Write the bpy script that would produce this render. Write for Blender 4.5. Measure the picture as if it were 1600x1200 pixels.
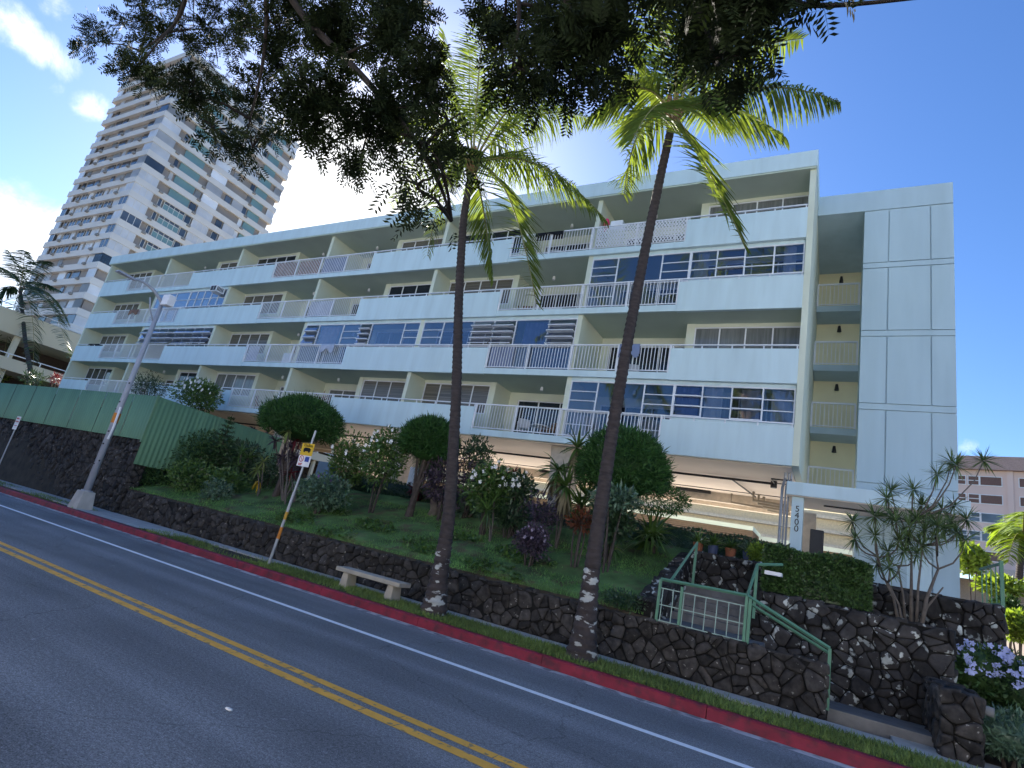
import bpy, math, random
import numpy as np
from mathutils import Vector, Matrix
random.seed(7); rng = np.random.default_rng(11)
for o in list(bpy.data.objects): bpy.data.objects.remove(o)
S = bpy.context.scene; COL = S.collection
PI = math.pi
# ------------------------------------------------------------------ camera
H = 2.08
FPX = 882.117
R = np.array([[0.86434834, -0.03582496, 0.5016159], [0.46341054, -0.33067947, -0.82213245], [0.19532695, 0.94306291, -0.26922059]])
cd = bpy.data.cameras.new('camera'); cam = bpy.data.objects.new('camera', cd); COL.objects.link(cam)
cd.sensor_width = 36; cd.lens = 36 * FPX / 1600; cd.clip_start = 0.05; cd.clip_end = 6000
M4 = Matrix([list(R[i]) + [[0, 0, H][i]] for i in range(3)] + [[0, 0, 0, 1]])
cam.matrix_world = M4; S.camera = cam
S.render.resolution_x = 1024; S.render.resolution_y = 768
def ray(px, py): return R @ np.array([px - 800., -(py - 600.), -FPX])
def at(px, py, Y):
    d = ray(px, py); return d * (Y / d[1]) + np.array([0, 0, H])
def atx(px, py, X):
    d = ray(px, py); return d * (X / d[0]) + np.array([0, 0, H])
# ------------------------------------------------------------------ world, sun, exposure
S.view_settings.view_transform = 'Standard'; S.view_settings.look = 'None'; S.view_settings.gamma = 1
S.view_settings.exposure = 1.75
S.render.engine = 'CYCLES'; S.cycles.max_bounces = 8; S.cycles.transparent_max_bounces = 12
SUN = ray(618, 285); SUN = SUN / np.linalg.norm(SUN)
SEL = math.asin(SUN[2]); SAZ = math.atan2(SUN[0], SUN[1])
W = bpy.data.worlds.new('World'); S.world = W; W.use_nodes = True
nt = W.node_tree; nt.nodes.clear()
def nn(t, **k):
    n = nt.nodes.new(t)
    for a, b in k.items(): setattr(n, a, b)
    return n
sky = nn('ShaderNodeTexSky', sky_type='NISHITA', sun_disc=False, sun_elevation=SEL, sun_rotation=SAZ, altitude=20, air_density=1.0, dust_density=.4, ozone_density=3.0)
bg = nn('ShaderNodeBackground'); bg.inputs[1].default_value = 0.07
out = nn('ShaderNodeOutputWorld'); tc = nn('ShaderNodeTexCoord')
noi = nn('ShaderNodeTexNoise'); noi.inputs['Scale'].default_value = 13; noi.inputs['Detail'].default_value = 9; noi.inputs['Roughness'].default_value = .68; noi.inputs['Distortion'].default_value = .35
nt.links.new(tc.outputs['Generated'], noi.inputs['Vector'])
prev = None
def cloud_or_glow(px, py, r0, r1, gain):
    global prev
    d = ray(px, py); d = d / np.linalg.norm(d)
    dp = nn('ShaderNodeVectorMath', operation='DOT_PRODUCT'); nt.links.new(tc.outputs['Generated'], dp.inputs[0]); dp.inputs[1].default_value = d
    mr = nn('ShaderNodeMapRange'); mr.inputs[1].default_value = math.cos(math.radians(r1)); mr.inputs[2].default_value = math.cos(math.radians(r0)); mr.inputs[3].default_value = 0; mr.inputs[4].default_value = gain
    nt.links.new(dp.outputs['Value'], mr.inputs[0])
    if prev is None: prev = mr.outputs[0]
    else:
        mx = nn('ShaderNodeMath', operation='MAXIMUM'); nt.links.new(prev, mx.inputs[0]); nt.links.new(mr.outputs[0], mx.inputs[1]); prev = mx.outputs[0]
for c in [(10, 30, .1, 2.8, .70), (38, 55, .1, 2.5, .70), (70, 78, .1, 2.4, .72), (100, 98, .1, 2.3, .72), (138, 165, .1, 2.2, .68), (78, 5, .1, 2.4, .58), (90, 140, .1, 1.5, .52), (0, 380, .5, 7, .86), (1512, 700, .05, 1.5, .52), (550, 300, 2, 12.5, 1.1), (470, 330, 1, 8, .9)]: cloud_or_glow(*c)  # last two are the sun's white glow painted into the sky
ad = nn('ShaderNodeMath', operation='ADD'); nt.links.new(noi.outputs[0], ad.inputs[0]); nt.links.new(prev, ad.inputs[1])
mr2 = nn('ShaderNodeMapRange', interpolation_type='SMOOTHSTEP'); mr2.inputs[1].default_value = .92; mr2.inputs[2].default_value = 1.5; nt.links.new(ad.outputs[0], mr2.inputs[0])
mixc = nn('ShaderNodeMix', data_type='RGBA'); hs = nn('ShaderNodeHueSaturation'); hs.inputs['Saturation'].default_value = 1.22; hs.inputs['Hue'].default_value = .509; hs.inputs['Value'].default_value = 1.0; nt.links.new(sky.outputs[0], hs.inputs['Color']); nt.links.new(mr2.outputs[0], mixc.inputs[0]); nt.links.new(hs.outputs[0], mixc.inputs[6]); mixc.inputs[7].default_value = (7.5, 7.6, 7.8, 1)
nt.links.new(mixc.outputs[2], bg.inputs[0]); nt.links.new(bg.outputs[0], out.inputs[0])
ld = bpy.data.lights.new('sun', 'SUN'); ld.energy = 5.0; ld.angle = math.radians(.5); ld.color = (1, .93, .82)
sun = bpy.data.objects.new('sun', ld); COL.objects.link(sun); sun.rotation_euler = Vector(SUN).to_track_quat('Z', 'Y').to_euler()

# ------------------------------------------------------------------ materials
def newmat(name):
    m = bpy.data.materials.new(name); m.use_nodes = True; m.node_tree.nodes.clear(); return m
def mat(name, col, rough=.8, var=.12, scale=6., bump=0., bscale=40., island=0., spec=.3, metal=0., trans=0., stretch=None, detail=5, col2=None, th=(.45, .6)):
    m = newmat(name); t = m.node_tree; N = t.nodes; L = t.links
    o = N.new('ShaderNodeOutputMaterial'); p = N.new('ShaderNodeBsdfPrincipled')
    p.inputs['Roughness'].default_value = rough; p.inputs['Specular IOR Level'].default_value = spec; p.inputs['Metallic'].default_value = metal
    tcn = N.new('ShaderNodeTexCoord'); vec = tcn.outputs['Object']
    if stretch:
        mp = N.new('ShaderNodeMapping'); mp.inputs['Scale'].default_value = stretch; L.new(vec, mp.inputs[0]); vec = mp.outputs[0]
    n = N.new('ShaderNodeTexNoise'); n.inputs['Scale'].default_value = scale; n.inputs['Detail'].default_value = detail; L.new(vec, n.inputs['Vector'])
    mr = N.new('ShaderNodeMapRange'); mr.inputs[1].default_value = .3; mr.inputs[2].default_value = .7; mr.inputs[3].default_value = 1 - var; mr.inputs[4].default_value = 1 + var; L.new(n.outputs[0], mr.inputs[0])
    fac = mr.outputs[0]
    if island:
        g = N.new('ShaderNodeNewGeometry'); m2 = N.new('ShaderNodeMapRange'); m2.inputs[3].default_value = 1 - island; m2.inputs[4].default_value = 1 + island; L.new(g.outputs['Random Per Island'], m2.inputs[0])
        mm = N.new('ShaderNodeMath'); mm.operation = 'MULTIPLY'; L.new(fac, mm.inputs[0]); L.new(m2.outputs[0], mm.inputs[1]); fac = mm.outputs[0]
    base = N.new('ShaderNodeRGB'); base.outputs[0].default_value = (*col, 1); bo = base.outputs[0]
    if col2:
        n2 = N.new('ShaderNodeTexNoise'); n2.inputs['Scale'].default_value = scale * 1.7; n2.inputs['Detail'].default_value = 6; L.new(vec, n2.inputs['Vector'])
        m3 = N.new('ShaderNodeMapRange'); m3.inputs[1].default_value = th[0]; m3.inputs[2].default_value = th[1]; L.new(n2.outputs[0], m3.inputs[0])
        mx = N.new('ShaderNodeMix'); mx.data_type = 'RGBA'; L.new(m3.outputs[0], mx.inputs[0]); L.new(bo, mx.inputs[6]); mx.inputs[7].default_value = (*col2, 1); bo = mx.outputs[2]
    sc = N.new('ShaderNodeVectorMath'); sc.operation = 'SCALE'; L.new(bo, sc.inputs[0]); L.new(fac, sc.inputs['Scale'])
    L.new(sc.outputs[0], p.inputs['Base Color'])
    if bump:
        n3 = N.new('ShaderNodeTexNoise'); n3.inputs['Scale'].default_value = bscale; n3.inputs['Detail'].default_value = 6; L.new(vec, n3.inputs['Vector'])
        b = N.new('ShaderNodeBump'); b.inputs['Strength'].default_value = bump; b.inputs['Distance'].default_value = .02; L.new(n3.outputs[0], b.inputs['Height']); L.new(b.outputs[0], p.inputs['Normal'])
    sh = p.outputs[0]
    if trans:
        tr = N.new('ShaderNodeBsdfTranslucent'); s2 = N.new('ShaderNodeVectorMath'); s2.operation = 'MULTIPLY'; L.new(sc.outputs[0], s2.inputs[0]); s2.inputs[1].default_value = (2.0, 1.9, .8); L.new(s2.outputs[0], tr.inputs[0])
        ms = N.new('ShaderNodeMixShader'); ms.inputs[0].default_value = trans; L.new(sh, ms.inputs[1]); L.new(tr.outputs[0], ms.inputs[2]); sh = ms.outputs[0]
    L.new(sh, o.inputs[0]); return m
def glassmat(name, tint, refl=.25):
    m = newmat(name); t = m.node_tree; N = t.nodes; L = t.links
    o = N.new('ShaderNodeOutputMaterial'); tr = N.new('ShaderNodeBsdfTransparent'); tr.inputs[0].default_value = (*tint, 1)
    gl = N.new('ShaderNodeBsdfGlossy'); gl.inputs['Roughness'].default_value = .02; gl.inputs[0].default_value = (.70, .78, .92, 1)
    n = N.new('ShaderNodeTexNoise'); n.inputs['Scale'].default_value = .7; tcn = N.new('ShaderNodeTexCoord'); L.new(tcn.outputs['Object'], n.inputs['Vector'])
    b = N.new('ShaderNodeBump'); b.inputs['Strength'].default_value = .06; b.inputs['Distance'].default_value = .2; L.new(n.outputs[0], b.inputs['Height']); L.new(b.outputs[0], gl.inputs['Normal'])
    lw = N.new('ShaderNodeLayerWeight'); lw.inputs[0].default_value = .25
    mr = N.new('ShaderNodeMapRange'); mr.inputs[3].default_value = refl; mr.inputs[4].default_value = .9; L.new(lw.outputs['Facing'], mr.inputs[0])
    ms = N.new('ShaderNodeMixShader'); L.new(mr.outputs[0], ms.inputs[0]); L.new(tr.outputs[0], ms.inputs[1]); L.new(gl.outputs[0], ms.inputs[2]); L.new(ms.outputs[0], o.inputs[0]); return m
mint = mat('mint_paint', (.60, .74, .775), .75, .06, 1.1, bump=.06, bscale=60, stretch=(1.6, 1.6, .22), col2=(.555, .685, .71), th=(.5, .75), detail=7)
mintT = mat('mint_paint_dimmed', (.43, .55, .60), .75, .05, 1.1, bump=.06, bscale=60, stretch=(1.6, 1.6, .22), col2=(.41, .525, .57), th=(.5, .75), detail=7)  # same mint paint; the tower's dimmer tone is put into its colour
mintS = mat('mint_ceiling', (.50, .58, .50), .75, .06, .7)
cream = mat('cream_wall', (.66, .69, .56), .8, .06, .8)
yellow = mat('yellow_wall', (.84, .78, .52), .8, .06, .8)
beige = mat('garage_paint', (.78, .68, .58), .8, .08, .5)
white = mat('white_metal', (.78, .79, .82), .45, .05, 3, spec=.5)
wframe = mat('white_frame', (.74, .76, .80), .5, .06, 3)
dglass = mat('dark_glass', (.016, .022, .034), .06, .3, .6, spec=.8)
blind = mat('blind_glass', (.13, .12, .105), .25, .5, 1.0, spec=.5, stretch=(.15, .15, 26))
drape = mat('drape_glass', (.16, .17, .17), .12, .25, 2.0, spec=.6, stretch=(6, 6, .4))
pglass = glassmat('clear_glass', (.46, .50, .58), .12)
def asphaltmat():
    m = newmat('asphalt'); t = m.node_tree; N = t.nodes; L = t.links
    o = N.new('ShaderNodeOutputMaterial'); p = N.new('ShaderNodeBsdfPrincipled'); p.inputs['Roughness'].default_value = .88; p.inputs['Specular IOR Level'].default_value = .25; L.new(p.outputs[0], o.inputs[0])
    tcn = N.new('ShaderNodeTexCoord'); vec = tcn.outputs['Object']
    def noise(sc, det, lo, hi, a, c, st=None):
        v = vec
        if st: mp = N.new('ShaderNodeMapping'); mp.inputs['Scale'].default_value = st; L.new(vec, mp.inputs[0]); v = mp.outputs[0]
        n = N.new('ShaderNodeTexNoise'); n.inputs['Scale'].default_value = sc; n.inputs['Detail'].default_value = det; L.new(v, n.inputs['Vector'])
        r = N.new('ShaderNodeMapRange'); r.inputs[1].default_value = lo; r.inputs[2].default_value = hi; r.inputs[3].default_value = a; r.inputs[4].default_value = c; L.new(n.outputs[0], r.inputs[0]); return r.outputs[0], n
    fs = [noise(.45, 5, .3, .7, .82, 1.15)[0], noise(70, 2, .3, .7, .55, 1.5)[0], noise(26, 2, .3, .7, .75, 1.25)[0], noise(.9, 4, .35, .7, .78, 1.2, (.05, 1.3, 1))[0], noise(140, 1, .66, .72, 1., 2.2)[0], noise(5, 8, .68, .74, 1., 1.5)[0]]
    vo = N.new('ShaderNodeTexVoronoi'); vo.feature = 'DISTANCE_TO_EDGE'; vo.inputs['Scale'].default_value = .22; ds = N.new('ShaderNodeTexNoise'); ds.inputs['Scale'].default_value = 2.5; ds.inputs['Detail'].default_value = 6; L.new(vec, ds.inputs['Vector'])
    ma = N.new('ShaderNodeVectorMath'); ma.operation = 'MULTIPLY_ADD'; ma.inputs[1].default_value = (.5, .5, .5); L.new(ds.outputs['Color'], ma.inputs[0]); L.new(vec, ma.inputs[2]); L.new(ma.outputs[0], vo.inputs['Vector'])
    cr = N.new('ShaderNodeMapRange'); cr.inputs[1].default_value = .0; cr.inputs[2].default_value = .0035; cr.inputs[3].default_value = .62; cr.inputs[4].default_value = 1; L.new(vo.outputs['Distance'], cr.inputs[0]); fs.append(cr.outputs[0])
    f = fs[0]
    for q in fs[1:]:
        mm = N.new('ShaderNodeMath'); mm.operation = 'MULTIPLY'; L.new(f, mm.inputs[0]); L.new(q, mm.inputs[1]); f = mm.outputs[0]
    sc = N.new('ShaderNodeVectorMath'); sc.operation = 'SCALE'; sc.inputs[0].default_value = (.195, .200, .210); L.new(f, sc.inputs['Scale']); L.new(sc.outputs[0], p.inputs['Base Color'])
    bn = N.new('ShaderNodeTexNoise'); bn.inputs['Scale'].default_value = 80; bn.inputs['Detail'].default_value = 3; L.new(vec, bn.inputs['Vector']); b = N.new('ShaderNodeBump'); b.inputs['Strength'].default_value = .6; b.inputs['Distance'].default_value = .01; L.new(bn.outputs[0], b.inputs['Height']); L.new(b.outputs[0], p.inputs['Normal'])
    return m
asphalt = asphaltmat()
yline = mat('yellow_paint', (.84, .43, .07), .7, .12, 5, col2=(.34, .24, .12), th=(.585, .64), detail=9)
wline = mat('white_paint', (.90, .91, .92), .7, .06, 5, col2=(.55, .56, .58), th=(.68, .8))
redk = mat('red_kerb_paint', (.215, .018, .036), .65, .25, 3, col2=(.11, .022, .032), th=(.48, .66), bump=.2)
conc = mat('concrete', (.44, .425, .40), .9, .15, 3, bump=.25, bscale=50)
gutter = mat('gutter_concrete', (.52, .51, .51), .9, .2, 2, col2=(.22, .22, .23), th=(.46, .58), bump=.2)
soil = mat('soil', (.055, .042, .028), .95, .3, 3, bump=.6, bscale=14)
turf = mat('turf', (.085, .155, .048), .95, .6, 1.1, bump=.6, bscale=20, col2=(.10, .08, .045), th=(.52, .68))
rock = mat('lava_rock', (.043, .038, .035), .9, .55, 7, bump=1., bscale=16, island=.45, col2=(.24, .225, .20), th=(.655, .70))
mossrock = mat('lichen_rock', (.038, .035, .034), .9, .55, 3.2, bump=1., bscale=16, island=.45, col2=(.36, .38, .36), th=(.595, .64), detail=8)
mortar = mat('dark_mortar', (.012, .011, .010), .95, .3, 8, bump=.5)
greenf = mat('green_metal', (.145, .27, .15), .6, .12, 1.2, stretch=(1, 1, .15), island=.10)
greenr = mat('green_rail_paint', (.11, .25, .165), .5, .1, 3)
galv = mat('galvanised_steel', (.36, .38, .42), .45, .1, 6, metal=.5)
lampg = mat('grey_lamp_paint', (.36, .38, .43), .5, .1, 2)
dark = mat('dark_metal', (.03, .03, .033), .5, .1, 3)
bark = mat('palm_bark', (.055, .044, .042), .9, .3, 6, bump=.8, bscale=18, stretch=(1, 1, 3))
barkbase = mat('palm_bark_base', (.055, .044, .042), .9, .3, 1.9, bump=.8, bscale=18, stretch=(1, 1, 2.2), col2=(.42, .43, .41), th=(.585, .625), detail=8)
wood = mat('bark', (.075, .06, .052), .9, .3, 8, bump=.6, bscale=20)
palebark = mat('pale_bark', (.135, .115, .10), .9, .25, 8, bump=.5, bscale=25)
palmleaf = mat('palm_leaf', (.105, .145, .034), .45, .15, 2, island=.35, trans=.45, spec=.4)
palmdry = mat('palm_fibre', (.22, .12, .06), .9, .3, 8)
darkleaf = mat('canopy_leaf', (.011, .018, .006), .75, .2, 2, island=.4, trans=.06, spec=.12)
topi = mat('topiary_leaf', (.038, .10, .024), .6, .2, 2, island=.45, trans=.1)
hedgeleaf = mat('hedge_leaf', (.045, .092, .028), .55, .2, 2, island=.5, trans=.12)
boxleaf = mat('box_leaf', (.058, .115, .034), .4, .2, 2, island=.6, trans=.15, spec=.5)
leafg = mat('green_leaf', (.08, .145, .036), .38, .2, 2, spec=.5, island=.35, trans=.2)
leafb = mat('bluegreen_leaf', (.095, .16, .10), .38, .2, 2, spec=.5, island=.35, trans=.12)
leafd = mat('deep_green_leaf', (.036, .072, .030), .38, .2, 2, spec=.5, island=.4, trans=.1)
leafv = mat('variegated_leaf', (.19, .24, .08), .5, .2, 2, island=.35, trans=.2)
leafy = mat('yellow_leaf', (.42, .29, .02), .5, .2, 2, island=.2, trans=.2)
leafr = mat('red_leaf', (.12, .016, .026), .5, .2, 2, island=.4, trans=.2)
leafo = mat('orange_leaf', (.13, .04, .018), .5, .2, 2, island=.5, trans=.2)
leafp = mat('purple_leaf', (.07, .05, .075), .5, .2, 2, island=.4, trans=.1)
leafl = mat('sunny_leaf', (.15, .22, .035), .5, .2, 2, island=.35, trans=.35)  # lit copy of the green leaf, with sunshine put into the colour
deadl = mat('dry_leaf', (.20, .17, .10), .8, .2, 2, island=.3)
flw = mat('white_petal', (.8, .8, .78), .6, .05, 3)
flb = mat('blue_petal', (.42, .48, .80), .6, .1, 3)
grassm = mat('grass_blade', (.135, .27, .075), .6, .3, .6, island=.4, trans=.2)
grassv = mat('verge_grass_blade', (.15, .21, .06), .6, .3, .6, island=.4, trans=.2)
tband = mat('tower_concrete', (.80, .76, .72), .8, .05, .3)
tteal = mat('teal_panel', (.20, .34, .36), .5, .08, .5)
twall = mat('tower_wall', (.36, .315, .29), .8, .08, .4)
tglass = mat('tower_glass', (.06, .075, .10), .08, .5, .25, island=.8, spec=.9)
tcurt = mat('tower_curtain', (.66, .66, .68), .3, .2, .3, island=.4, spec=.6)
pinkc = mat('pink_concrete', (.70, .56, .52), .85, .06, .2)
deckc = mat('deck_concrete', (.62, .56, .42), .85, .06, .2)
blackm = mat('black_cloth', (.012, .012, .014), .9, .2, 5)
blueb = mat('blue_grey_paint', (.10, .17, .27), .5, .1, 2)
# ------------------------------------------------------------------ mesh helpers
def tag(o, label=None, cat=None, group=None, kind=None):
    if label: o['label'] = label
    if cat: o['category'] = cat
    if group: o['group'] = group
    if kind: o['kind'] = kind
    return o
def empty(name, loc, label=None, cat=None, group=None):
    o = bpy.data.objects.new(name, None); COL.objects.link(o); o.location = loc; o.empty_display_size = .2
    return tag(o, label, cat, group)
def link(name, me, m, parent=None):
    if m is not None and len(me.materials) == 0: me.materials.append(m)
    o = bpy.data.objects.new(name, me); COL.objects.link(o)
    if parent is not None:
        o.parent = parent
        p = parent; T = Matrix.Identity(4)
        T = Matrix.Translation(worldloc(parent))
        o.matrix_parent_inverse = T.inverted()
    return o
def worldloc(o):
    l = Vector(o.location)
    if o.parent is not None: l = l + worldloc(o.parent) + o.matrix_parent_inverse.to_translation()
    return l
def npmesh(name, V, F, m, parent=None, smooth=False):
    V = np.asarray(V, dtype=np.float32).reshape(-1, 3); F = np.asarray(F, dtype=np.int32); k = F.shape[1]; n = len(F)
    me = bpy.data.meshes.new(name); me.vertices.add(len(V)); me.vertices.foreach_set('co', V.ravel())
    me.loops.add(n * k); me.loops.foreach_set('vertex_index', F.ravel()); me.polygons.add(n)
    me.polygons.foreach_set('loop_start', np.arange(0, n * k, k, dtype=np.int32)); me.polygons.foreach_set('loop_total', np.full(n, k, dtype=np.int32))
    if smooth: me.polygons.foreach_set('use_smooth', np.ones(n, dtype=bool))
    me.update(calc_edges=True); me.validate()
    return link(name, me, m, parent)
class MB:
    def __init__(s): s.v = []; s.f = []
    def add(s, v, f):
        b = len(s.v); s.v += [tuple(map(float, q)) for q in v]; s.f += [tuple(i + b for i in q) for q in f]; return s
    def box(s, x0, y0, z0, x1, y1, z1):
        x0, x1 = min(x0, x1), max(x0, x1); y0, y1 = min(y0, y1), max(y0, y1); z0, z1 = min(z0, z1), max(z0, z1)
        return s.add([(x0, y0, z0), (x1, y0, z0), (x1, y1, z0), (x0, y1, z0), (x0, y0, z1), (x1, y0, z1), (x1, y1, z1), (x0, y1, z1)],
                     [(0, 3, 2, 1), (4, 5, 6, 7), (0, 1, 5, 4), (1, 2, 6, 5), (2, 3, 7, 6), (3, 0, 4, 7)])
    def hexa(s, lo, hi):
        return s.add(list(lo) + list(hi), [(0, 3, 2, 1), (4, 5, 6, 7), (0, 1, 5, 4), (1, 2, 6, 5), (2, 3, 7, 6), (3, 0, 4, 7)])
    def prism(s, poly, d):
        n = len(poly); d = np.array(d, float); a = [np.array(p, float) for p in poly]
        return s.add(a + [p + d for p in a], [tuple(range(n))[::-1], tuple(range(n, 2 * n))] + [(i, (i + 1) % n, n + (i + 1) % n, n + i) for i in range(n)])
    def tube(s, pts, rad, n=8, cap=True):
        pts = [np.array(p, float) for p in pts]; k = len(pts)
        if not hasattr(rad, '__len__'): rad = [rad] * k
        base = len(s.v); up = np.array([0, 0, 1.]); pu = None
        for i, p in enumerate(pts):
            t = pts[min(i + 1, k - 1)] - pts[max(i - 1, 0)]; t = t / (np.linalg.norm(t) + 1e-9)
            if pu is None:
                a = np.cross(t, up)
                if np.linalg.norm(a) < .1: a = np.cross(t, [1, 0, 0])
            else: a = pu - t * (pu @ t)
            a = a / np.linalg.norm(a); pu = a; b = np.cross(t, a)
            for j in range(n):
                w = 2 * PI * j / n; s.v.append(tuple(p + rad[i] * (math.cos(w) * a + math.sin(w) * b)))
        for i in range(k - 1):
            for j in range(n):
                s.f.append((base + i * n + j, base + i * n + (j + 1) % n, base + (i + 1) * n + (j + 1) % n, base + (i + 1) * n + j))
        if cap:
            s.f.append(tuple(base + j for j in range(n))[::-1]); s.f.append(tuple(base + (k - 1) * n + j for j in range(n)))
        return s
    def build(s, name, m, parent=None, smooth=False, bev=0):
        me = bpy.data.meshes.new(name); me.from_pydata(s.v, [], s.f); me.update()
        if smooth: me.polygons.foreach_set('use_smooth', np.ones(len(s.f), dtype=bool))
        o = link(name, me, m, parent)
        if bev:
            b = o.modifiers.new('b', 'BEVEL'); b.width = bev; b.segments = 2; b.limit_method = 'ANGLE'
        return o
def copy_tree(o, parent=None):
    c = o.copy(); COL.objects.link(c)
    if parent is not None: c.parent = parent
    for ch in list(o.children): copy_tree(ch, c)
    return c
def text(s, size, loc, rot, m, parent, name='lettering', ext=.004):
    cu = bpy.data.curves.new('t', 'FONT'); cu.body = s; cu.size = size; cu.extrude = ext; cu.align_x = 'CENTER'; cu.align_y = 'CENTER'
    o = bpy.data.objects.new('t', cu); COL.objects.link(o); bpy.context.view_layer.update()
    me = bpy.data.meshes.new_from_object(o.evaluated_get(bpy.context.evaluated_depsgraph_get())); bpy.data.objects.remove(o)
    me.transform(Matrix.Translation(loc) @ rot.to_4x4()); return link(name, me, m, parent)
# leaf arrays
def unit(a): return a / (np.linalg.norm(a, axis=-1, keepdims=True) + 1e-9)
def kites(P, D, Wd, L, Wf, wide=.45):
    """one quad leaf per point: base P, direction D, side Wd, length L, width Wf"""
    n = len(P); L = np.broadcast_to(L, (n,))[:, None]; Wf = np.broadcast_to(Wf, (n,))[:, None]
    V = np.stack([P, P + D * L * wide + Wd * Wf / 2, P + D * L, P + D * L * wide - Wd * Wf / 2], 1)
    return V.reshape(-1, 3)
def quadsF(n): return np.arange(n * 4).reshape(n, 4)
def sph(n):
    return unit(rng.normal(size=(n, 3)))
def cloud_leaves(C, rad, n, L, Wf, shell=.55, up=.3, droop=0., lump=0.):
    """leaf quads through an ellipsoid's volume, thickest near its surface, outline made uneven by lumps"""
    d = sph(n); r = shell + (1 - shell) * rng.random(n) ** .6
    if lump:
        k = sph(9); amp = 1 + lump * np.max(np.clip(d @ k.T, 0, 1) ** 6 * rng.uniform(-.6, 1, 9), axis=1); r = r * amp
    P = np.array(C) + d * np.array(rad) * r[:, None]
    D = unit(d + .9 * rng.normal(size=(n, 3)) + np.array([0, 0, up - droop])); Sd = unit(np.cross(D, rng.normal(size=(n, 3))))
    return kites(P, D, Sd, L * rng.uniform(.6, 1.25, n), Wf * rng.uniform(.7, 1.2, n))
def blob(C, rad, m, name, parent, seg=14, amp=.12):
    V = []; F = []
    for i in range(seg + 1):
        th = PI * i / seg
        for j in range(seg * 2):
            ph = PI * j / seg; k = 1 + amp * math.sin(3 * ph + 2 * th) * math.sin(2 * th + ph)
            V.append((C[0] + rad[0] * k * math.sin(th) * math.cos(ph), C[1] + rad[1] * k * math.sin(th) * math.sin(ph), C[2] + rad[2] * k * math.cos(th)))
    q = seg * 2
    for i in range(seg):
        for j in range(q): F.append((i * q + j, i * q + (j + 1) % q, (i + 1) * q + (j + 1) % q, (i + 1) * q + j))
    return V, F
def straps(B, D, L, Wf, droop, segs=4, fold=0.):
    """ribbon leaves: bases B, start directions D, bending down by droop"""
    n = len(B); L = np.broadcast_to(L, (n,)); Wf = np.broadcast_to(Wf, (n,)); dr = np.broadcast_to(droop, (n,))
    Sd = unit(np.cross(D, np.array([0, 0, 1.]) + .25 * rng.normal(size=(n, 3)))); P = B.copy(); d = D.copy(); rows = []
    prof = [.55, 1, .9, .6, .08] if segs == 4 else list(np.interp(np.linspace(0, 1, segs + 1), [0, .25, .5, .75, 1], [.55, 1, .9, .6, .08]))
    for i in range(segs + 1):
        w = (Wf * prof[i] / 2)[:, None]; rows.append(np.stack([P - Sd * w, P + Sd * w], 1))
        d = unit(d + np.stack([0 * dr, 0 * dr, -dr], 1)); P = P + d * (L / segs)[:, None]
    V = np.stack(rows, 1).reshape(-1, 3); m = (segs + 1) * 2; f = np.array([(2 * i, 2 * i + 1, 2 * i + 3, 2 * i + 2) for i in range(segs)])
    F = (np.arange(n)[:, None, None] * m + f[None]).reshape(-1, 4); return V, F
class Leafs:
    def __init__(s): s.V = []; s.F = []; s.n = 0
    def add(s, V, F=None):
        V = np.asarray(V, float).reshape(-1, 3)
        if F is None: F = quadsF(len(V) // 4)
        s.V.append(V); s.F.append(np.asarray(F) + s.n); s.n += len(V); return s
    def build(s, name, m, parent=None, smooth=False): return npmesh(name, np.concatenate(s.V), np.concatenate(s.F), m, parent, smooth)
# ------------------------------------------------------------------ terrain
YW = 12.9
def tz(x, y):
    if x < -24.9: return -.06 if y < YW else 3.2 + min(max(y - 30, 0) * .06, 4)
    g = 1.12 + (min(max(y, 12.9), 18.4) - 12.9) * (2.95 - 1.12) / 5.5
    if x < -3.35: return -.06 if y < YW + .1 else g
    if x < 2.15: return -.06 if y < 17.05 else 2.95
    if x < 3.4 and y > 17.3: return 2.95
    return -.06 if y < 12.6 else min(.05 + (y - 12.6) * .12, 2.9 + max(y - 40, 0) * .05)
def g(px, py):
    d = ray(px, py); t = 9. / d[1]
    for i in range(4000):
        p = d * t + np.array([0, 0, H])
        if p[2] <= tz(p[0], p[1]) and p[1] > YW: return p
        t += .03 / d[1]
    return p
xs = sorted(set([-1500, -600, -250, -120, -80, -60, -45, -35, -24.9, -24.88] + list(np.arange(-24, -3.5, 1.5)) + [-3.36, -3.34, -2, 0, 2.14, 2.16, 3.39, 3.41, 5, 7, 10, 20, 40, 80, 200, 600, 1500]))
ys = sorted(set([-1500, -500, -100, -30, -10, 0, 5, 10, 12.59, 12.61, YW + .01, YW + .03, YW + .11, 12.9, 13.5, 14.5, 15.5, 16.5, 17.04, 17.06, 17.29, 17.31, 18.4, 20, 25, 30, 40, 60, 100, 160, 300, 700, 1500]))
V = []; F = []
def tz2(x, y): return tz(x, y)
for y in ys:
    for x in xs: V.append((x, y, max(-60, tz2(x, y) if abs(x) < 900 else tz2(x, y))))
nx = len(xs)
for j in range(len(ys) - 1):
    for i in range(nx - 1): F.append((j * nx + i, j * nx + i + 1, (j + 1) * nx + i + 1, (j + 1) * nx + i))
ground = npmesh('ground', V, F, soil); tag(ground, kind='structure')
# concrete yard under and behind the building, driveway at its right
o = MB().add([(-70, 19.6, 2.98), (3.3, 19.6, 2.98), (3.3, 66, 2.98), (-70, 66, 2.98)], [(0, 1, 2, 3)]).build('parking_floor', mat('yard_concrete', (.76, .73, .69), .9, .12, .4)); tag(o, kind='structure')
o = MB().add([(3.75, 12.62, .07), (9.5, 12.62, .07), (9.5, 36, 2.9), (3.75, 36, 2.9)], [(0, 1, 2, 3)]).build('driveway', mat('driveway_concrete', (.30, .25, .2), .9, .15, .6)); tag(o, kind='structure')
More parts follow.
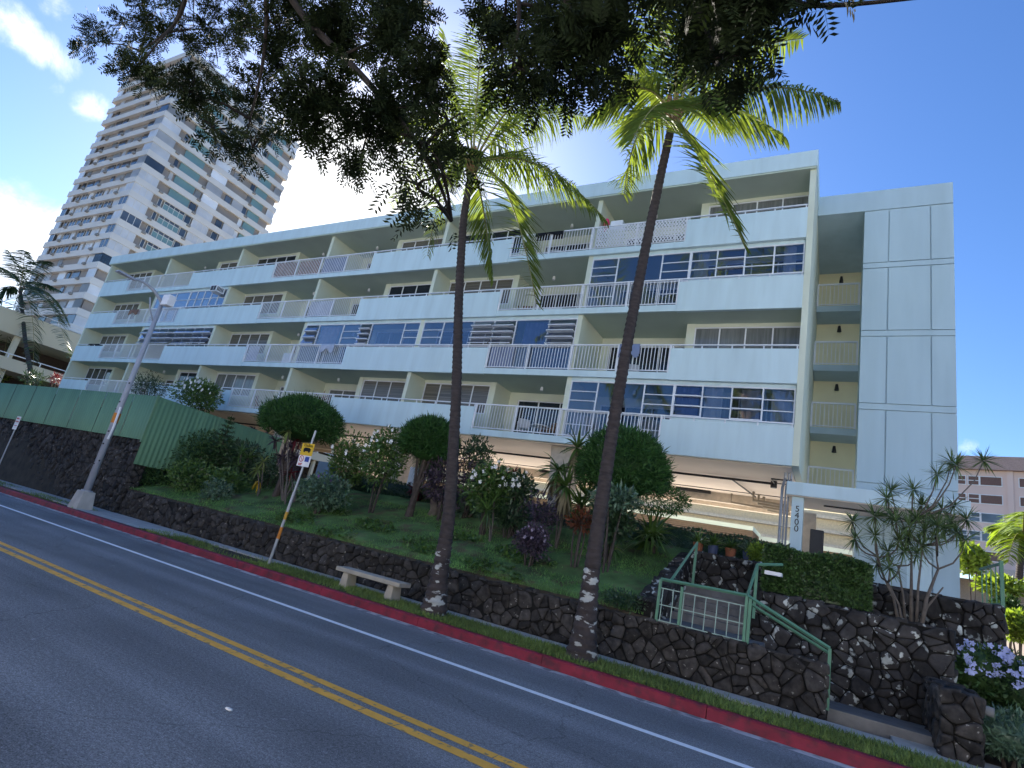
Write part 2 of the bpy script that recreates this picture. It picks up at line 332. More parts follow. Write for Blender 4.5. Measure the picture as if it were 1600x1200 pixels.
# garden slope
V = []; F = []; gx = np.linspace(-24.85, -3.4, 70); gy = np.linspace(12.9, 19.3, 24)
for y in gy:
    for x in gx: V.append((x, y, tz(x, y) + .02 + .05 * math.sin(x * 1.7 + y) * math.sin(y * 2.1 - x * .6) + (0.05 if y > 13 else 0)))
for j in range(len(gy) - 1):
    for i in range(len(gx) - 1): F.append((j * 70 + i, j * 70 + i + 1, (j + 1) * 70 + i + 1, (j + 1) * 70 + i))
o = npmesh('garden_slope', V, F, turf, smooth=True); tag(o, kind='structure')
# road, markings, kerb, verge, sidewalk
YK = 10.92
def sheet(name, x0, x1, y0, y1, z, m, n=1):
    xx = np.linspace(x0, x1, n + 1); b = MB()
    for i in range(n): b.add([(xx[i], y0, z), (xx[i + 1], y0, z), (xx[i + 1], y1, z), (xx[i], y1, z)], [(0, 1, 2, 3)])
    o = b.build(name, m); tag(o, kind='structure'); return o
sheet('road', -260, 120, -1.6, YK, 0, asphalt)
sheet('opposite_sidewalk', -260, 120, -4.2, -1.62, .15, conc)
sheet('bounce_forecourt', -120, 90, -15.9, -4.21, .1, mat('pale_paving', (.62, .62, .62), .9, .1, .8))  # unseen pale ground, like the sidewalk above, added to bounce sunlight
ob = empty('bounce_block', (-10, -22, 0), 'unseen pale block added across the street to bounce sunlight', 'building')  # unseen block added behind the camera to bounce sunlight onto the facade
MB().box(-70, -28, 0, 50, -16, 12.5).build('wall', mat('bounce_stucco', (.80, .80, .80), .9, .06, .5), ob); MB().box(-70.4, -28.4, 12.5, 50.4, -15.5, 12.9).build('roof', conc, ob)
for k_ in range(4):
    for x_ in range(-66, 50, 8): MB().box(x_, -16.02, 1.2 + 2.9 * k_, x_ + 2.2, -15.94, 2.6 + 2.9 * k_).build('window', dglass, ob)
sheet('gutter', -260, 120, YK - .24, YK - .001, .004, gutter)
sheet('edge_line', -260, 120, 8.82, 8.98, .004, wline)
for y0, y1 in ((5.57, 5.74), (5.87, 6.02)):
    cl_ = MB(); x0 = -260.; rl = random.Random(int(y0 * 100))
    while x0 < 60:
        x1 = x0 + (rl.uniform(.5, 1.9) if -40 < x0 < 8 else 20); k_ = rl.uniform(-.01, .01); cl_.add([(x0, y0, .004), (x1 - .012, y0, .004), (x1 - .012 + k_, y1, .004), (x0 + k_, y1, .004)], [(0, 1, 2, 3)]); x0 = x1
    tag(cl_.build('centre_line', yline), kind='structure')
kb = MB()
xk = -260.
while xk < 100:
    x1 = xk + (3.05 if -60 < xk < 20 else 40)
    if -34.2 < xk < -31.1:   # storm drain opening
        kb.box(xk, YK, .16, x1 - .01, YK + .17, .20); kb.box(xk, YK + .17, -.05, x1 - .01, YK + .19, .16)
    else:
        kb.add([(xk, YK, -.05), (x1 - .012, YK, -.05), (x1 - .012, YK + .02, .17), (xk, YK + .02, .17), (xk, YK + .05, .195), (x1 - .012, YK + .05, .195), (x1 - .012, YK + .17, .2), (xk, YK + .17, .2), (x1 - .012, YK + .17, -.05), (xk, YK + .17, -.05)],
               [(0, 1, 2, 3), (3, 2, 5, 4), (4, 5, 6, 7), (7, 6, 8, 9), (0, 3, 4, 7, 9), (1, 8, 6, 5, 2)])
    xk = x1
o = kb.build('kerb', redk); tag(o, kind='structure')
sheet('verge', -260, 120, YK + .17, 12.34, .175, soil)
sw = MB()
for i in range(60):
    x0 = -75 + i * 1.52; sw.box(x0, 12.3 if x0 > -19.6 else YK + .55, .0, x0 + 1.505, YW + (.0 if x0 < 0 else .51 if x0 < 1.6 else 0), .215)
o = sw.build('sidewalk', conc, bev=.008); tag(o, kind='structure')
sheet('concrete_apron', -24.2, -19.8, YK + .171, 12.3, .212, conc)
# grass
def blades(P, h, w, m, name):
    n = len(P); D = unit(np.stack([rng.normal(0, .45, n), rng.normal(0, .45, n), np.ones(n)], 1)); V, F = straps(P, D, h * rng.uniform(.5, 1.4, n), np.full(n, w), rng.uniform(0, .5, n), segs=2)
    o = npmesh(name, V, F, m); tag(o, kind='stuff'); return o
n = 62000; x = rng.uniform(-45, 4, n); y = rng.uniform(YK + .19, 12.36, n)
x[:30000] = rng.uniform(-14, 4, 30000)
keep = ~((x > -24.3) & (x < -19.7)) & ~((x < -19.7) & (y > 12.1)) & (np.sin(x * 1.3) + np.sin(x * .37 + y * 3) + rng.normal(0, .5, n) > -.75 - (x > -12) * .8)
tag(blades(np.stack([x, y, np.full(n, .17)], 1)[keep], .11, .014, grassv, 'verge_grass'), 'strip of green grass between red kerb and sidewalk', 'grass')
n = 60000; x = rng.uniform(-24.8, -3.5, n); y = rng.uniform(12.85, 17.5, n); keep = (np.sin(x * .9 + y * 1.1) + np.sin(y * 1.9 - x * .4) + rng.normal(0, .6, n) > -.5 - (y < 14.2) * 1.2)
x = x[keep]; y = y[keep]; z = np.array([tz(a, b) + .05 for a, b in zip(x, y)])
tag(blades(np.stack([x, y, z], 1), .075, .013, grassm, 'slope_grass'), 'grass and clover covering the bank above the stone wall', 'grass')
# ------------------------------------------------------------------ lava rock walls
def clip(poly, n, c):
    out = []
    for i in range(len(poly)):
        a = poly[i]; b = poly[(i + 1) % len(poly)]; da = a @ n - c; db = b @ n - c
        if da <= 0: out.append(a)
        if da * db < 0: out.append(a + (b - a) * (da / (da - db)))
    return out
def stones(u0, u1, v0, v1, size, topf=None, seed=1, asp=1.0):
    rr = np.random.default_rng(seed); P = []
    nu = max(1, int((u1 - u0) / (size * asp))); nv = max(1, int(round((v1 - v0) / size)))
    for j in range(-1, nv + 1):
        for i in range(-1, nu + 1):
            P.append((u0 + (i + .5 + .5 * (j % 2) + rr.uniform(-.38, .38)) * (u1 - u0) / nu, v0 + (j + .5 + rr.uniform(-.38, .38)) * (v1 - v0) / nv))
    P += [(rr.uniform(u0, u1), rr.uniform(v0, v1)) for _ in range(int(len(P) * .45))]
    P = np.array(P); P = P[rr.random(len(P)) > .22]; res = []
    for k, p in enumerate(P):
        if not (u0 - size * .3 < p[0] < u1 + size * .3 and v0 - size * .3 < p[1] < v1 + size * .3): continue
        poly = [np.array(q, float) for q in [(max(u0, p[0] - size * 2), v0), (min(u1, p[0] + size * 2), v0), (min(u1, p[0] + size * 2), v1), (max(u0, p[0] - size * 2), v1)]]
        d = np.hypot(*(P - p).T); idx = np.where((d < size * 3.2) & (d > 0))[0]
        for q in idx:
            nvec = P[q] - p; poly = clip(poly, nvec, nvec @ ((P[q] + p) / 2))
            if len(poly) < 3: break
        if len(poly) >= 3: res.append((np.array(poly), rr.uniform(0, 1, 4)))
    return res
def stone_mesh(mb, st, fmap, depth, gap):
    for poly, r in st:
        c = poly.mean(0); sz = np.mean(np.hypot(*(poly - c).T))
        if sz < gap * 1.5: continue
        p = poly
        p = np.concatenate([np.stack([p * .86 + np.roll(p, -1, 0) * .14, p * .14 + np.roll(p, -1, 0) * .86], 1)]).reshape(-1, 2)
        p = c + (p - c) * (1 - gap / sz); n = len(p); d = depth * (.45 + .9 * r[0]); tu, tv = (r[1] - .5) * .45, (r[2] - .5) * .45
        rings = []
        for s_, w in ((1., 0.), (.96, .70), (.84, .93), (.45, 1.)):
            q = c + (p - c) * s_
            rings.append([fmap(a[0], a[1], w * d + (w > 0) * ((a[0] - c[0]) * tu + (a[1] - c[1]) * tv)) for a in q])
        V = sum(rings, []) + [fmap(c[0], c[1], d * 1.02)]
        F = []
        for k in range(3):
            for i in range(n): F.append((k * n + i, k * n + (i + 1) % n, (k + 1) * n + (i + 1) % n, (k + 1) * n + i))
        for i in range(n): F.append((3 * n + i, 3 * n + (i + 1) % n, 4 * n))
        mb.add(V, F)
def rockwall(name, label, x0, x1, y, z0, z1, thick, size, depth, m, seed, ends=True, ztop=None, ret=None):
    """lava rock wall facing -Y, top cap of stones, optional end faces"""
    root = empty(name, ((x0 + x1) / 2, y, z0), label, 'stone wall')
    MB().box(x0 + .03, y + .03, z0 - .2, x1 - .03, y + thick, z1 - .03).build('mortar_core', mortar, root)
    mb = MB(); stone_mesh(mb, stones(x0, x1, z0, z1, size, seed=seed, asp=1.15), lambda u, v, w: (u, y + .04 - w, v), depth, .012)
    stone_mesh(mb, stones(x0, x1, y, y + thick, size * .9, seed=seed + 50, asp=1.3), lambda u, v, w: (u, v, z1 - .05 + w), depth * .8, .010)
    if ends:
        stone_mesh(mb, stones(y, y + thick, z0, z1, size * .9, seed=seed + 70), lambda u, v, w: (x1 - .04 + w, u, v), depth * .8, .010)
        stone_mesh(mb, stones(y, y + thick, z0, z1, size * .9, seed=seed + 90), lambda u, v, w: (x0 + .04 - w, u, v), depth * .8, .010)
    mb.build('stones', m, root, smooth=True); return root
rockwall('stone_wall', 'long low dark lava rock wall along the sidewalk below the garden bank', -24.7, 0, YW, .19, 1.16, .34, .27, .07, rock, 3)
rockwall('stone_wall', 'tall dark lava rock wall under the green fence', -62, -24.75, YW - .06, .19, 3.2, .5, .27, .085, rock, 5)
rockwall('stone_wall', 'lichen spotted lava rock wall below the clipped box hedge', -1.55, 2.1, 14.6, .1, 2.2, .42, .27, .08, mossrock, 8)
rockwall('stone_wall', 'upper lava rock wall behind the multi stemmed dracaena', .35, 3.35, 17.0, 1.5, 2.92, .4, .27, .08, mossrock, 12)
rockwall('stone_wall', 'short lava rock pier ending at the concrete step beside the shrubs', 1.62, 2.2, 12.8, .1, 1.24, 1.75, .30, .08, rock, 15)
rockwall('stone_wall', 'dark lava rock wall at the back of the stairs under potted plants', -3.3, -1.5, 16.2, 1.2, 2.9, .9, .25, .07, mossrock, 18)
# retaining wall along left side of stairs, facing +X
root = empty('stone_wall', (-3.3, 15, 1), 'mossy stone wall holding the bank left of the stairs', 'stone wall')
MB().hexa([(-3.72, 13.1, .1), (-3.36, 13.1, .1), (-3.36, 17, .1), (-3.72, 17, .1)], [(-3.72, 13.1, 1.5), (-3.36, 13.1, 1.5), (-3.36, 17, 2.85), (-3.72, 17, 2.85)]).build('mortar_core', mortar, root)
mb = MB(); stone_mesh(mb, stones(13.1, 17, 0, 1, .3, seed=30), lambda u, v, w: (-3.37 + w, u, .3 + v * (1.2 + (u - 13.1) / 3.9 * 1.35)), .07, .012)
stone_mesh(mb, stones(13.1, 17, -3.75, -3.33, .3, seed=31), lambda u, v, w: (v, u, 1.46 + (u - 13.1) / 3.9 * 1.35 + w), .07, .01); mb.build('stones', mossrock, root, smooth=True)
# planter soil
o = MB().box(-1.5, 15.0, 0, 2.1, 17.02, 2.12).build('planter_soil', soil); tag(o, kind='structure')
# steps: landing at the sidewalk, flight to the left behind the low wall, flight up to the back
st = empty('garden_stairs', (0, 13.8, .1), 'grey concrete stairs climbing between the lava rock walls', 'stairs')
b = MB(); b.box(.02, 13.42, .0, 1.66, 14.64, .37)
for i in range(5): b.box(-.3 * (i + 1), 13.1, 0, -.3 * i - .0, 14.64, .37 + .155 * (i + 1))
b.box(-3.34, 13.1, 0, -1.5, 14.9, 1.17)
for i in range(5): b.box(-3.34, 14.9 + i * .26, 0, -1.56, 15.16 + i * .26 + .001, 1.17 + .17 * (i + 1))
b.build('steps', mat('step_concrete', (.17, .167, .165), .9, .2, 4, bump=.3), st, bev=.012)
# green railing along the stairs
gr = empty('stair_railing', (-1.5, 12.95, 1.2), 'green metal railing with mesh panel on the low stone wall', 'railing')
def bar(b, a, c, w=.045):
    a = np.array(a, float); c = np.array(c, float); return b.tube([a, c], w / 2 * 1.25, 4)
b = MB(); yr = 13.06
P = dict(A=(0., 1.42), B=(-1.47, 2.05), C=(-3.22, 2.02))
bar(b, (.02, yr, P['A'][1]), (-1.47, yr, 2.05), .055); bar(b, (.02, yr + .06, P['A'][1] - .09), (-1.47, yr + .06, 1.93), .045); bar(b, (-1.47, yr, 2.05), (-3.22, yr, 2.02), .055)
b.build('handrail', greenr, gr)
for x_, z0, z1 in ((.02, .37, 1.42), (-1.47, 1.1, 2.05), (-1.40, 1.1, 2.0), (-3.22, 1.1, 2.02), (-2.75, 1.1, 1.95)): MB().box(x_ - .028, yr - .028, z0, x_ + .028, yr + .028, z1).build('post', greenr, gr)
b = MB()
for i in range(8): b.box(-3.15 + i * .225 - .008, yr - .008, 1.18, -3.15 + i * .225 + .008, yr + .008, 1.84)
for z in (1.18, 1.5, 1.84): b.box(-3.2, yr - .01, z - .009, -1.5, yr + .01, z + .009)
b.build('mesh_panel', mat('pale_green_paint', (.34, .46, .40), .5), gr)
gr2 = empty('stair_railing', (-2.6, 14.9, 1.2), 'sloping green handrail beside the upper stairs', 'railing')
b = MB(); bar(b, (-3.1, 13.4, 2.0), (-3.1, 15.9, 3.1), .055); b.build('handrail', greenr, gr2)
MB().box(-3.13, 15.85, 2.0, -3.07, 15.9, 3.08).build('post', greenr, gr2)
gr3 = empty('stair_railing', (-1.35, 14.8, 2.1), 'green handrail rising to the left end of the box hedge', 'railing')
b = MB(); bar(b, (-1.47, 13.1, 2.05), (-1.45, 14.3, 2.75), .05); bar(b, (-1.45, 14.3, 2.75), (-.95, 14.5, 2.85), .05); b.build('handrail', greenr, gr3)
MB().box(-1.48, 14.28, 1.6, -1.42, 14.32, 2.74).build('post', greenr, gr3); MB().box(-1.3, 14.35, 2.58, -.95, 14.7, 2.66).build('shelf', white, gr3)
# white pipe in the wall at the step and irrigation pipe
o = MB().tube([(2.1, 13.1, 1.05), (2.38, 13.03, 1.03)], .075, 12).build('drain_pipe', mat('pipe_concrete', (.2, .2, .2), .9), smooth=True); tag(o, 'grey drain pipe sticking out of the stone pier', 'pipe')
# ------------------------------------------------------------------ green corrugated fence
def corrug(p0, p1, zb0, zt0, zb1, zt1, name, parent):
    p0 = np.array(p0, float); p1 = np.array(p1, float); L = np.linalg.norm(p1 - p0); t = (p1 - p0) / L; nrm = np.array([t[1], -t[0]])
    k = int(L / .05); V = []; F = []
    for i in range(k + 1):
        s = i / k; ph = i % 4; off = (.0, .0, .022, .022)[ph]; p = p0 + t * L * s + nrm * off
        V += [(p[0], p[1], zb0 + (zb1 - zb0) * s), (p[0], p[1], zt0 + (zt1 - zt0) * s)]
        V += [(p[0] - nrm[0] * .01, p[1] - nrm[1] * .01, zb0 + (zb1 - zb0) * s), (p[0] - nrm[0] * .01, p[1] - nrm[1] * .01, zt0 + (zt1 - zt0) * s)]
    for i in range(k):
        a = i * 4; F += [(a, a + 4, a + 5, a + 1), (a + 2, a + 3, a + 7, a + 6), (a + 1, a + 5, a + 7, a + 3)]
    return npmesh(name, V, F, greenf, parent)
fr = empty('metal_fence', (-40, 12.75, 3.2), 'green corrugated metal fence on top of the tall lava rock wall', 'fence')
xa = -60.
while xa < -24.7:
    xb = min(xa + 2.4, -24.62); corrug((xa, 12.72), (xb, 12.72), 3.19, 5.06, 3.19, 5.06, 'corrugated_sheet', fr); xa = xb
fr = empty('metal_fence', (-24.6, 16, 3), 'green corrugated fence section running back toward the apartment building', 'fence')
ya = 12.75
while ya < 19.2:
    yb = min(ya + 2.2, 19.3); corrug((-24.6, ya), (-24.6, yb), 2.2, 5.06 - (ya - 12.7) * .02, 2.2, 5.06 - (yb - 12.7) * .02, 'corrugated_sheet', fr); ya = yb
MB().box(-24.66, 12.7, 3.1, -24.58, 12.78, 5.1).build('corner_post', greenf, fr)
# ------------------------------------------------------------------ apartment building
PW = [-51.3, -42.9, -34.4, -25.95, -17.6, -9.33, -1.0]; YF = 19.4; YB = 28.6
SO = [6.15, 8.87, 11.6, 14.33, 17.1]; ST = .22
bd = empty('apartment_building', (-26, 25, 3), 'long four storey pale mint apartment building with rows of balconies', 'building')
for k in range(4): MB().box(PW[0] + .02, YF + .03, SO[k] + .002, PW[6] - .02, YB, SO[k] + ST).build('floor_slab', mintS, bd)
ra = empty('x', (0, 0, 0)); bpy.data.objects.remove(ra)
roof = MB().box(PW[0] - .12, YF - .12, SO[4], PW[6], YB + .1, SO[4] + .3).build('roof', mintS, bd)
b = MB(); b.box(PW[0] - .15, YF - .16, SO[4] + .06, PW[6] + .03, YF + .1, 17.85); b.box(PW[6] - .22, YF + .1, SO[4] + .06, PW[6] + .03, YB + .1, 17.85); b.box(PW[0] - .15, YF + .1, SO[4] + .06, PW[0] + .1, YB + .1, 17.85)
b.build('parapet', mint, roof, bev=.01)
RS = [(-47.3, -39.0), (-30.28, -22.07), (-13.4, -5.41)]
PS = [(PW[0] + .0, -47.3), (-39.0, -30.28), (-22.07, -13.4), (-5.41, -1.2)]
RH = 1.15
for k in range(4):
    f = SO[k] + ST
    for (a, c) in PS:
        MB().box(a, YF - .03, SO[k] - .03, c, YF + .12, f + RH - .17).build('balcony_panel', mint, bd, bev=.008)
        b = MB(); b.box(a, YF + .015, f + RH - .04, c, YF + .075, f + RH)
        n = max(2, int((c - a) / 1.05)); 
        for i in range(n + 1):
            x = a + .06 + (c - a - .12) * i / n; b.box(x - .02, YF + .025, f + RH - .18, x + .02, YF + .065, f + RH - .035)
        b.build('handrail', white, bd)
    for ri, (a, c) in enumerate(RS):
        MB().box(a + .002, YF - .015, SO[k] - .012, c - .002, YF + .1, f + .03).build('slab_edge', mint, bd, bev=.006)
        b = MB(); b.box(a, YF + .01, f + RH - .05, c, YF + .075, f + RH); b.box(a, YF + .025, f + .09, c, YF + .06, f + .125)
        for i in range(5):
            x = a + .03 + (c - a - .06) * i / 4; b.box(x - .03, YF + .012, f + .031, x + .03, YF + .072, f + RH - .05)
        n = 60
        for i in range(n):
            x = a + (c - a) * (i + .5) / n; b.box(x - .011, YF + .03, f + .12, x + .011, YF + .052, f + RH - .045)
        b.build('railing', white, bd)
    for i in range(1, 6):
        MB().box(PW[i] - .1, YF + .13, f - .01, PW[i] + .1, 22.2, SO[k + 1] + .003).build('party_wall', cream, bd)
MB().box(PW[6] - .2, YF - .02, SO[0] - .02, PW[6], YB + .05, SO[4]).build('end_wall', cream, bd, bev=.008)
MB().box(PW[0], YF - .02, SO[0] - .02, PW[0] + .2, YB + .05, SO[4]).build('end_wall', cream, bd, bev=.008)
MB().box(PW[0] + .2, YB - .25, SO[0] + ST, PW[6] - .2, YB, SO[4]).build('rear_wall', cream, bd)
MB().box(PW[0] + .2, 23.2, SO[0] + ST + .01, PW[6] - .2, 23.3, SO[4] - .01).build('inner_wall', mat('room_shade', (.05, .05, .048), .9), bd)  # near-black wall; the darkness of unlit rooms is put into its colour
def grid_window(x0, x1, y, z0, z1, cols, rows, parent, gm, fw=.05, louver=(), tilt=.0, name='window', depth=.07):
    """window frame mesh with its glass as a child; louver = columns whose panes are tilted open"""
    b = MB(); b.box(x0, y, z0, x0 + fw, y + depth, z1); b.box(x1 - fw, y, z0, x1, y + depth, z1); b.box(x0 + fw, y, z0, x1 - fw, y + depth, z0 + fw); b.box(x0 + fw, y, z1 - fw, x1 - fw, y + depth, z1)
    cx_ = [x0 + fw / 2] + [x0 + (x1 - x0) * c for c in cols] + [x1 - fw / 2]
    for c in cx_[1:-1]: b.box(c - fw / 2, y + .003, z0 + fw, c + fw / 2, y + depth - .003, z1 - fw)
    gl = MB()
    for i in range(len(cx_) - 1):
        a, c = cx_[i] + fw / 2, cx_[i + 1] - fw / 2; n = rows[i]
        for j in range(n):
            za = z0 + fw + (z1 - z0 - 2 * fw) * j / n; zc = z0 + fw + (z1 - z0 - 2 * fw) * (j + 1) / n; t = tilt if i in louver else 0.
            t = t * (.8 + .4 * random.random())
            gl.add([(a, y + .035 - t, za + .012), (c, y + .035 - t, za + .012), (c, y + .035, zc), (a, y + .035, zc)], [(0, 1, 2, 3)])
            if n > 1:
                if j: b.box(a, y + .006 - t, za - .016, c, y + depth - .01, za + .016)
                if t: b.box(a, y + .02 - t, za, c, y + .05 - t, za + .03)
    w = b.build(name, wframe, parent); gl.build('pane', gm, w); return w
ENC = {(2, 5), (0, 5), (1, 3), (1, 4), (2, 1), (1, 1)}
for k in range(4):
    f = SO[k] + ST; c_ = SO[k + 1]
    for i in range(6):
        xa, xb = PW[i] + .1, PW[i + 1] - .1
        if i == 5: xb = PW[6] - .2
        if i == 0: xa = PW[0] + .2
        mid = (PW[i] + PW[i + 1]) / 2; liv_left = i % 2 == 1
        m1, m2 = (mid + .08, xb) if liv_left else (xa, mid - .08)       # bedroom span
        l1, l2 = (xa, mid - .08) if liv_left else (mid + .08, xb)       # living room span
        b = MB(); YBD = 20.62
        b.box(m1, YBD + .02, f, m2, YBD + .14, f + 1.0); b.box(m1, YBD + .02, c_ - .13, m2, YBD + .14, c_ + .002)
        px0, px1 = (m1 - .16, m1 + .14) if liv_left else (m2 - .14, m2 + .16); b.box(px0, YBD, f, px1, 22.2, c_ + .002)
        jw = .3 if random.random() < .5 else .12
        wx0, wx1 = (m1 + .14, m2 - .04) if liv_left else (m1 + .04, m2 - .14)
        # living room wall round a glass door
        dx0, dx1 = l1 + .2 + random.random() * .3, l2 - .2
        b.box(l1, 22.0, f, dx0, 22.14, c_ + .001); b.box(dx1, 22.0, f, l2, 22.14, c_ + .001); b.box(dx0, 22.0, f + 2.15, dx1, 22.14, c_ + .001)
        b.build('unit_wall', cream, bd)
        grid_window(wx0, wx1, YBD + .04, f + 1.0, c_ - .13, [.25, .5, .75], [1, 1, 1, 1], bd, random.choice([dglass, blind, drape, blind]))
        grid_window(dx0, dx1, 22.03, f + .02, f + 2.15, [.33, .66], [1, 1, 1], bd, random.choice([dglass, drape, dglass, blind]), name='glass_door')
        lx = (l1 + l2) / 2 + random.uniform(-.4, .4)
        MB().tube([(lx, 21.0, c_ - .17), (lx, 21.0, c_ + .001)], [.075, .06], 10).build('ceiling_lamp', white, bd)
# glazed in balconies
def lanai(k, i, kind):
    f = SO[k] + ST; c_ = SO[k + 1]; xa, xb = PW[i] + .1, PW[i + 1] - .1
    if i == 5: xb = PW[6] - .22
    mid = (PW[i] + PW[i + 1]) / 2; liv_left = i % 2 == 1; y = YF + .14
    l1, l2 = (xa, mid + .02) if liv_left else (mid - .02, xb); m1, m2 = (mid + .02, xb) if liv_left else (xa, mid - .02)
    zb = f + RH - .02
    MB().box(xa, y - .005, c_ - .14, xb, y + .1, c_ + .001).build('window_head', mint, bd)
    if kind == 'jal':
        grid_window(l1, l2, y, zb, c_ - .14, [.28, .73], [3, 1, 3], bd, pglass, name='lanai_window', louver=(0,) if k == 1 else (), tilt=.12)
        grid_window(m1, m2, y, zb, c_ - .14, [.25, .5, .75], [3, 3, 3, 3], bd, pglass, louver=((1,) if k == 2 else (0, 2)), tilt=.06, name='lanai_window')
        grid_window(l1, l2, y, f + .04, zb, [.28, .5, .73], [2, 1, 1, 2], bd, pglass, name='lanai_window')
        MB().box(m1, y, f, m2, y + .06, zb).build('knee_wall', mint, bd)
    elif kind == 'big':
        cols = [.12, .36, .5, .62, .88]
        if i == 3: grid_window(xa, xb, y, zb, c_ - .14, [.13, .36, .51, .61, .88], [3, 1, 3, 4, 1, 3], bd, pglass, name='lanai_window', louver=(0, 3), tilt=.16)
        else: grid_window(xa, xb, y, zb, c_ - .14, [.15, .36, .5, .64, .84], [3, 1, 4, 4, 1, 4], bd, pglass, name='lanai_window', louver=(2, 3, 5), tilt=.2)
        grid_window(xa, xb, y, f + .04, zb, [.25, .5, .75], [1, 1, 1, 1], bd, pglass, name='lanai_window')
    elif kind == 'grid':
        grid_window(l1, l2, y, zb, c_ - .14, [.6], [1, 2], bd, pglass, name='lanai_window'); grid_window(m1, m2, y, zb, c_ - .14, [.2, .4, .6, .8], [2, 2, 2, 2, 2], bd, pglass, name='lanai_window')
        grid_window(l1, l2, y, f + .04, zb, [.25, .5, .75], [1, 1, 1, 1], bd, pglass, name='lanai_window')
    else:
        grid_window(xa, xb, y, zb, c_ - .14, [.125, .25, .375, .5, .625, .75, .875], [3] * 8, bd, pglass, name='lanai_window', louver=tuple(range(8)), tilt=.22)
for a in [(2, 5, 'jal'), (0, 5, 'jal'), (1, 3, 'big'), (1, 4, 'big'), (2, 1, 'grid'), (1, 1, 'louv')]: lanai(*a)
# curtains behind the glazed balconies
def curtain(x0, x1, y, z0, z1, col):
    n = int((x1 - x0) / .05); V = []; F = []
    for i in range(n + 1):
        x = x0 + (x1 - x0) * i / n; yy = y + .035 * math.sin(i * 1.1) + .01 * math.sin(i * .37); V += [(x, yy, z0), (x, yy, z1)]
    for i in range(n): F.append((2 * i, 2 * i + 2, 2 * i + 3, 2 * i + 1))
    return npmesh('curtain', V, F, col, bd, True)
cw = mat('white_curtain', (.6, .6, .6), .9, .08, 3, trans=.3); cb = mat('blue_curtain', (.16, .2, .34), .9, .1, 3)
curtain(-5.1, -4.3, 19.75, 7.5, 8.7, cb); curtain(-4.1, -3.5, 19.75, 7.5, 8.7, cw); curtain(-2.9, -2.3, 19.75, 7.5, 8.7, cw); curtain(-1.95, -1.3, 19.75, 7.5, 8.7, cw)
curtain(-4.9, -4.5, 19.75, 13, 14.2, cw); curtain(-1.9, -1.5, 19.75, 13, 14.2, cw); curtain(-9.0, -7.9, 19.8, 6.5, 7.4, cw); curtain(-6.6, -5.6, 19.8, 6.5, 7.4, cw)
curtain(-24.8, -23.4, 19.8, 10.3, 11.4, mat('peach_curtain', (.5, .36, .28), .9)); curtain(-12, -10.6, 19.8, 10.3, 11.4, cb)
def aircon(x, y, z, w=.66, h=.42, d=.55):
    b = MB(); b.box(x, y - d, z, x + w, y + .05, z + h); o = b.build('air_conditioner', white, bd, bev=.015)
    q = MB(); q.box(x + .06, y - d - .006, z + .05, x + w * .5, y - d + .01, z + h - .05); q.box(x + w * .56, y - d - .006, z + .05, x + w - .05, y - d + .01, z + h - .05)
    for i in range(5): q.box(x + w - .002, y - d + .06 + i * .09, z + .08, x + w + .006, y - d + .11 + i * .09, z + h - .08)
    q.build('grille', dark, o); return o
p = at(345, 460, YF); aircon(p[0] - .6, YF + .1, 13.75); aircon(-43.9, 20.6, 8.05)
# parking level: tapered columns, pipes, light fixtures, soffit joints
for x in (-49, -42.9, -34.4, -25.95, -17.6, -9.33):
    MB().hexa([(x - .25, 20.3, 2.9), (x + .25, 20.3, 2.9), (x + .25, 20.9, 2.9), (x - .25, 20.9, 2.9)], [(x - .45, 19.9, 6.16), (x + .45, 19.9, 6.16), (x + .45, 21.3, 6.16), (x - .45, 21.3, 6.16)]).build('column', mat('column_paint', (.55, .47, .38), .85) if x < -40 else bpy.data.materials['column_paint'], bd)
    MB().box(x - .25, 27.6, 2.9, x + .25, 28.1, 6.16).build('column', bpy.data.materials['column_paint'], bd)
MB().box(PW[0] + .22, YF + .2, SO[0] - .05, PW[6] - .22, YB - .01, SO[0] + .001).build('soffit', beige, bd)
for y in (22.6, 25.7): MB().box(PW[0] + .3, y - .03, SO[0] - .075, PW[6] - .3, y + .03, SO[0] - .049).build('soffit_joint', dark, bd)
for y in (26.6, 28.2): MB().box(PW[0] + .3, y, SO[0] - .45, PW[6] - .3, y + .3, SO[0] - .051).build('beam', mat('beam_paint', (.60, .52, .42), .85) if y < 27 else bpy.data.materials['beam_paint'], bd)
b = MB(); b.tube([(-45, 22.4, 6.02), (-1.85, 22.3, 6.0)], .035, 8); b.tube([(-3.35, 22.3, 6.0), (-2.9, 26, 6.02)], .03, 6)
b.build('sprinkler_pipe', dark, bd)
b = MB(); b.tube([(-1.9, 22.3, 6.0), (-1.9, 21.2, 5.98), (-1.3, 21.2, 5.98)], .03, 6); b.tube([(-1.92, 22.3, 6.1), (-1.92, 22.3, 5.86)], .11, 10); b.build('sprinkler_pipe', dark, bd)
b = MB()
for i in range(4):
    y = 25.2 + i * .5; b.tube([(-2.9 + .15 * i, y, 6.1), (-2.9 + .15 * i, y, 5.75 - .04 * i), (-1.6, y, 5.7 - .04 * i)], .055, 8)
b.tube([(-3.9, 26.3, 6.08), (-3.9, 26.3, 5.7), (-1.6, 26.3, 5.6)], .04, 8); b.tube([(-12, 27.4, 5.95), (-2, 27.4, 5.85)], .045, 8)
b.build('drain_pipe', mat('pipe_paint', (.30, .26, .20), .6), bd)
for x in (-6.3, -13.4, -20.5): MB().box(x, 26.35, 5.98, x + 1.5, 26.55, 6.09).build('strip_light', dark, bd)
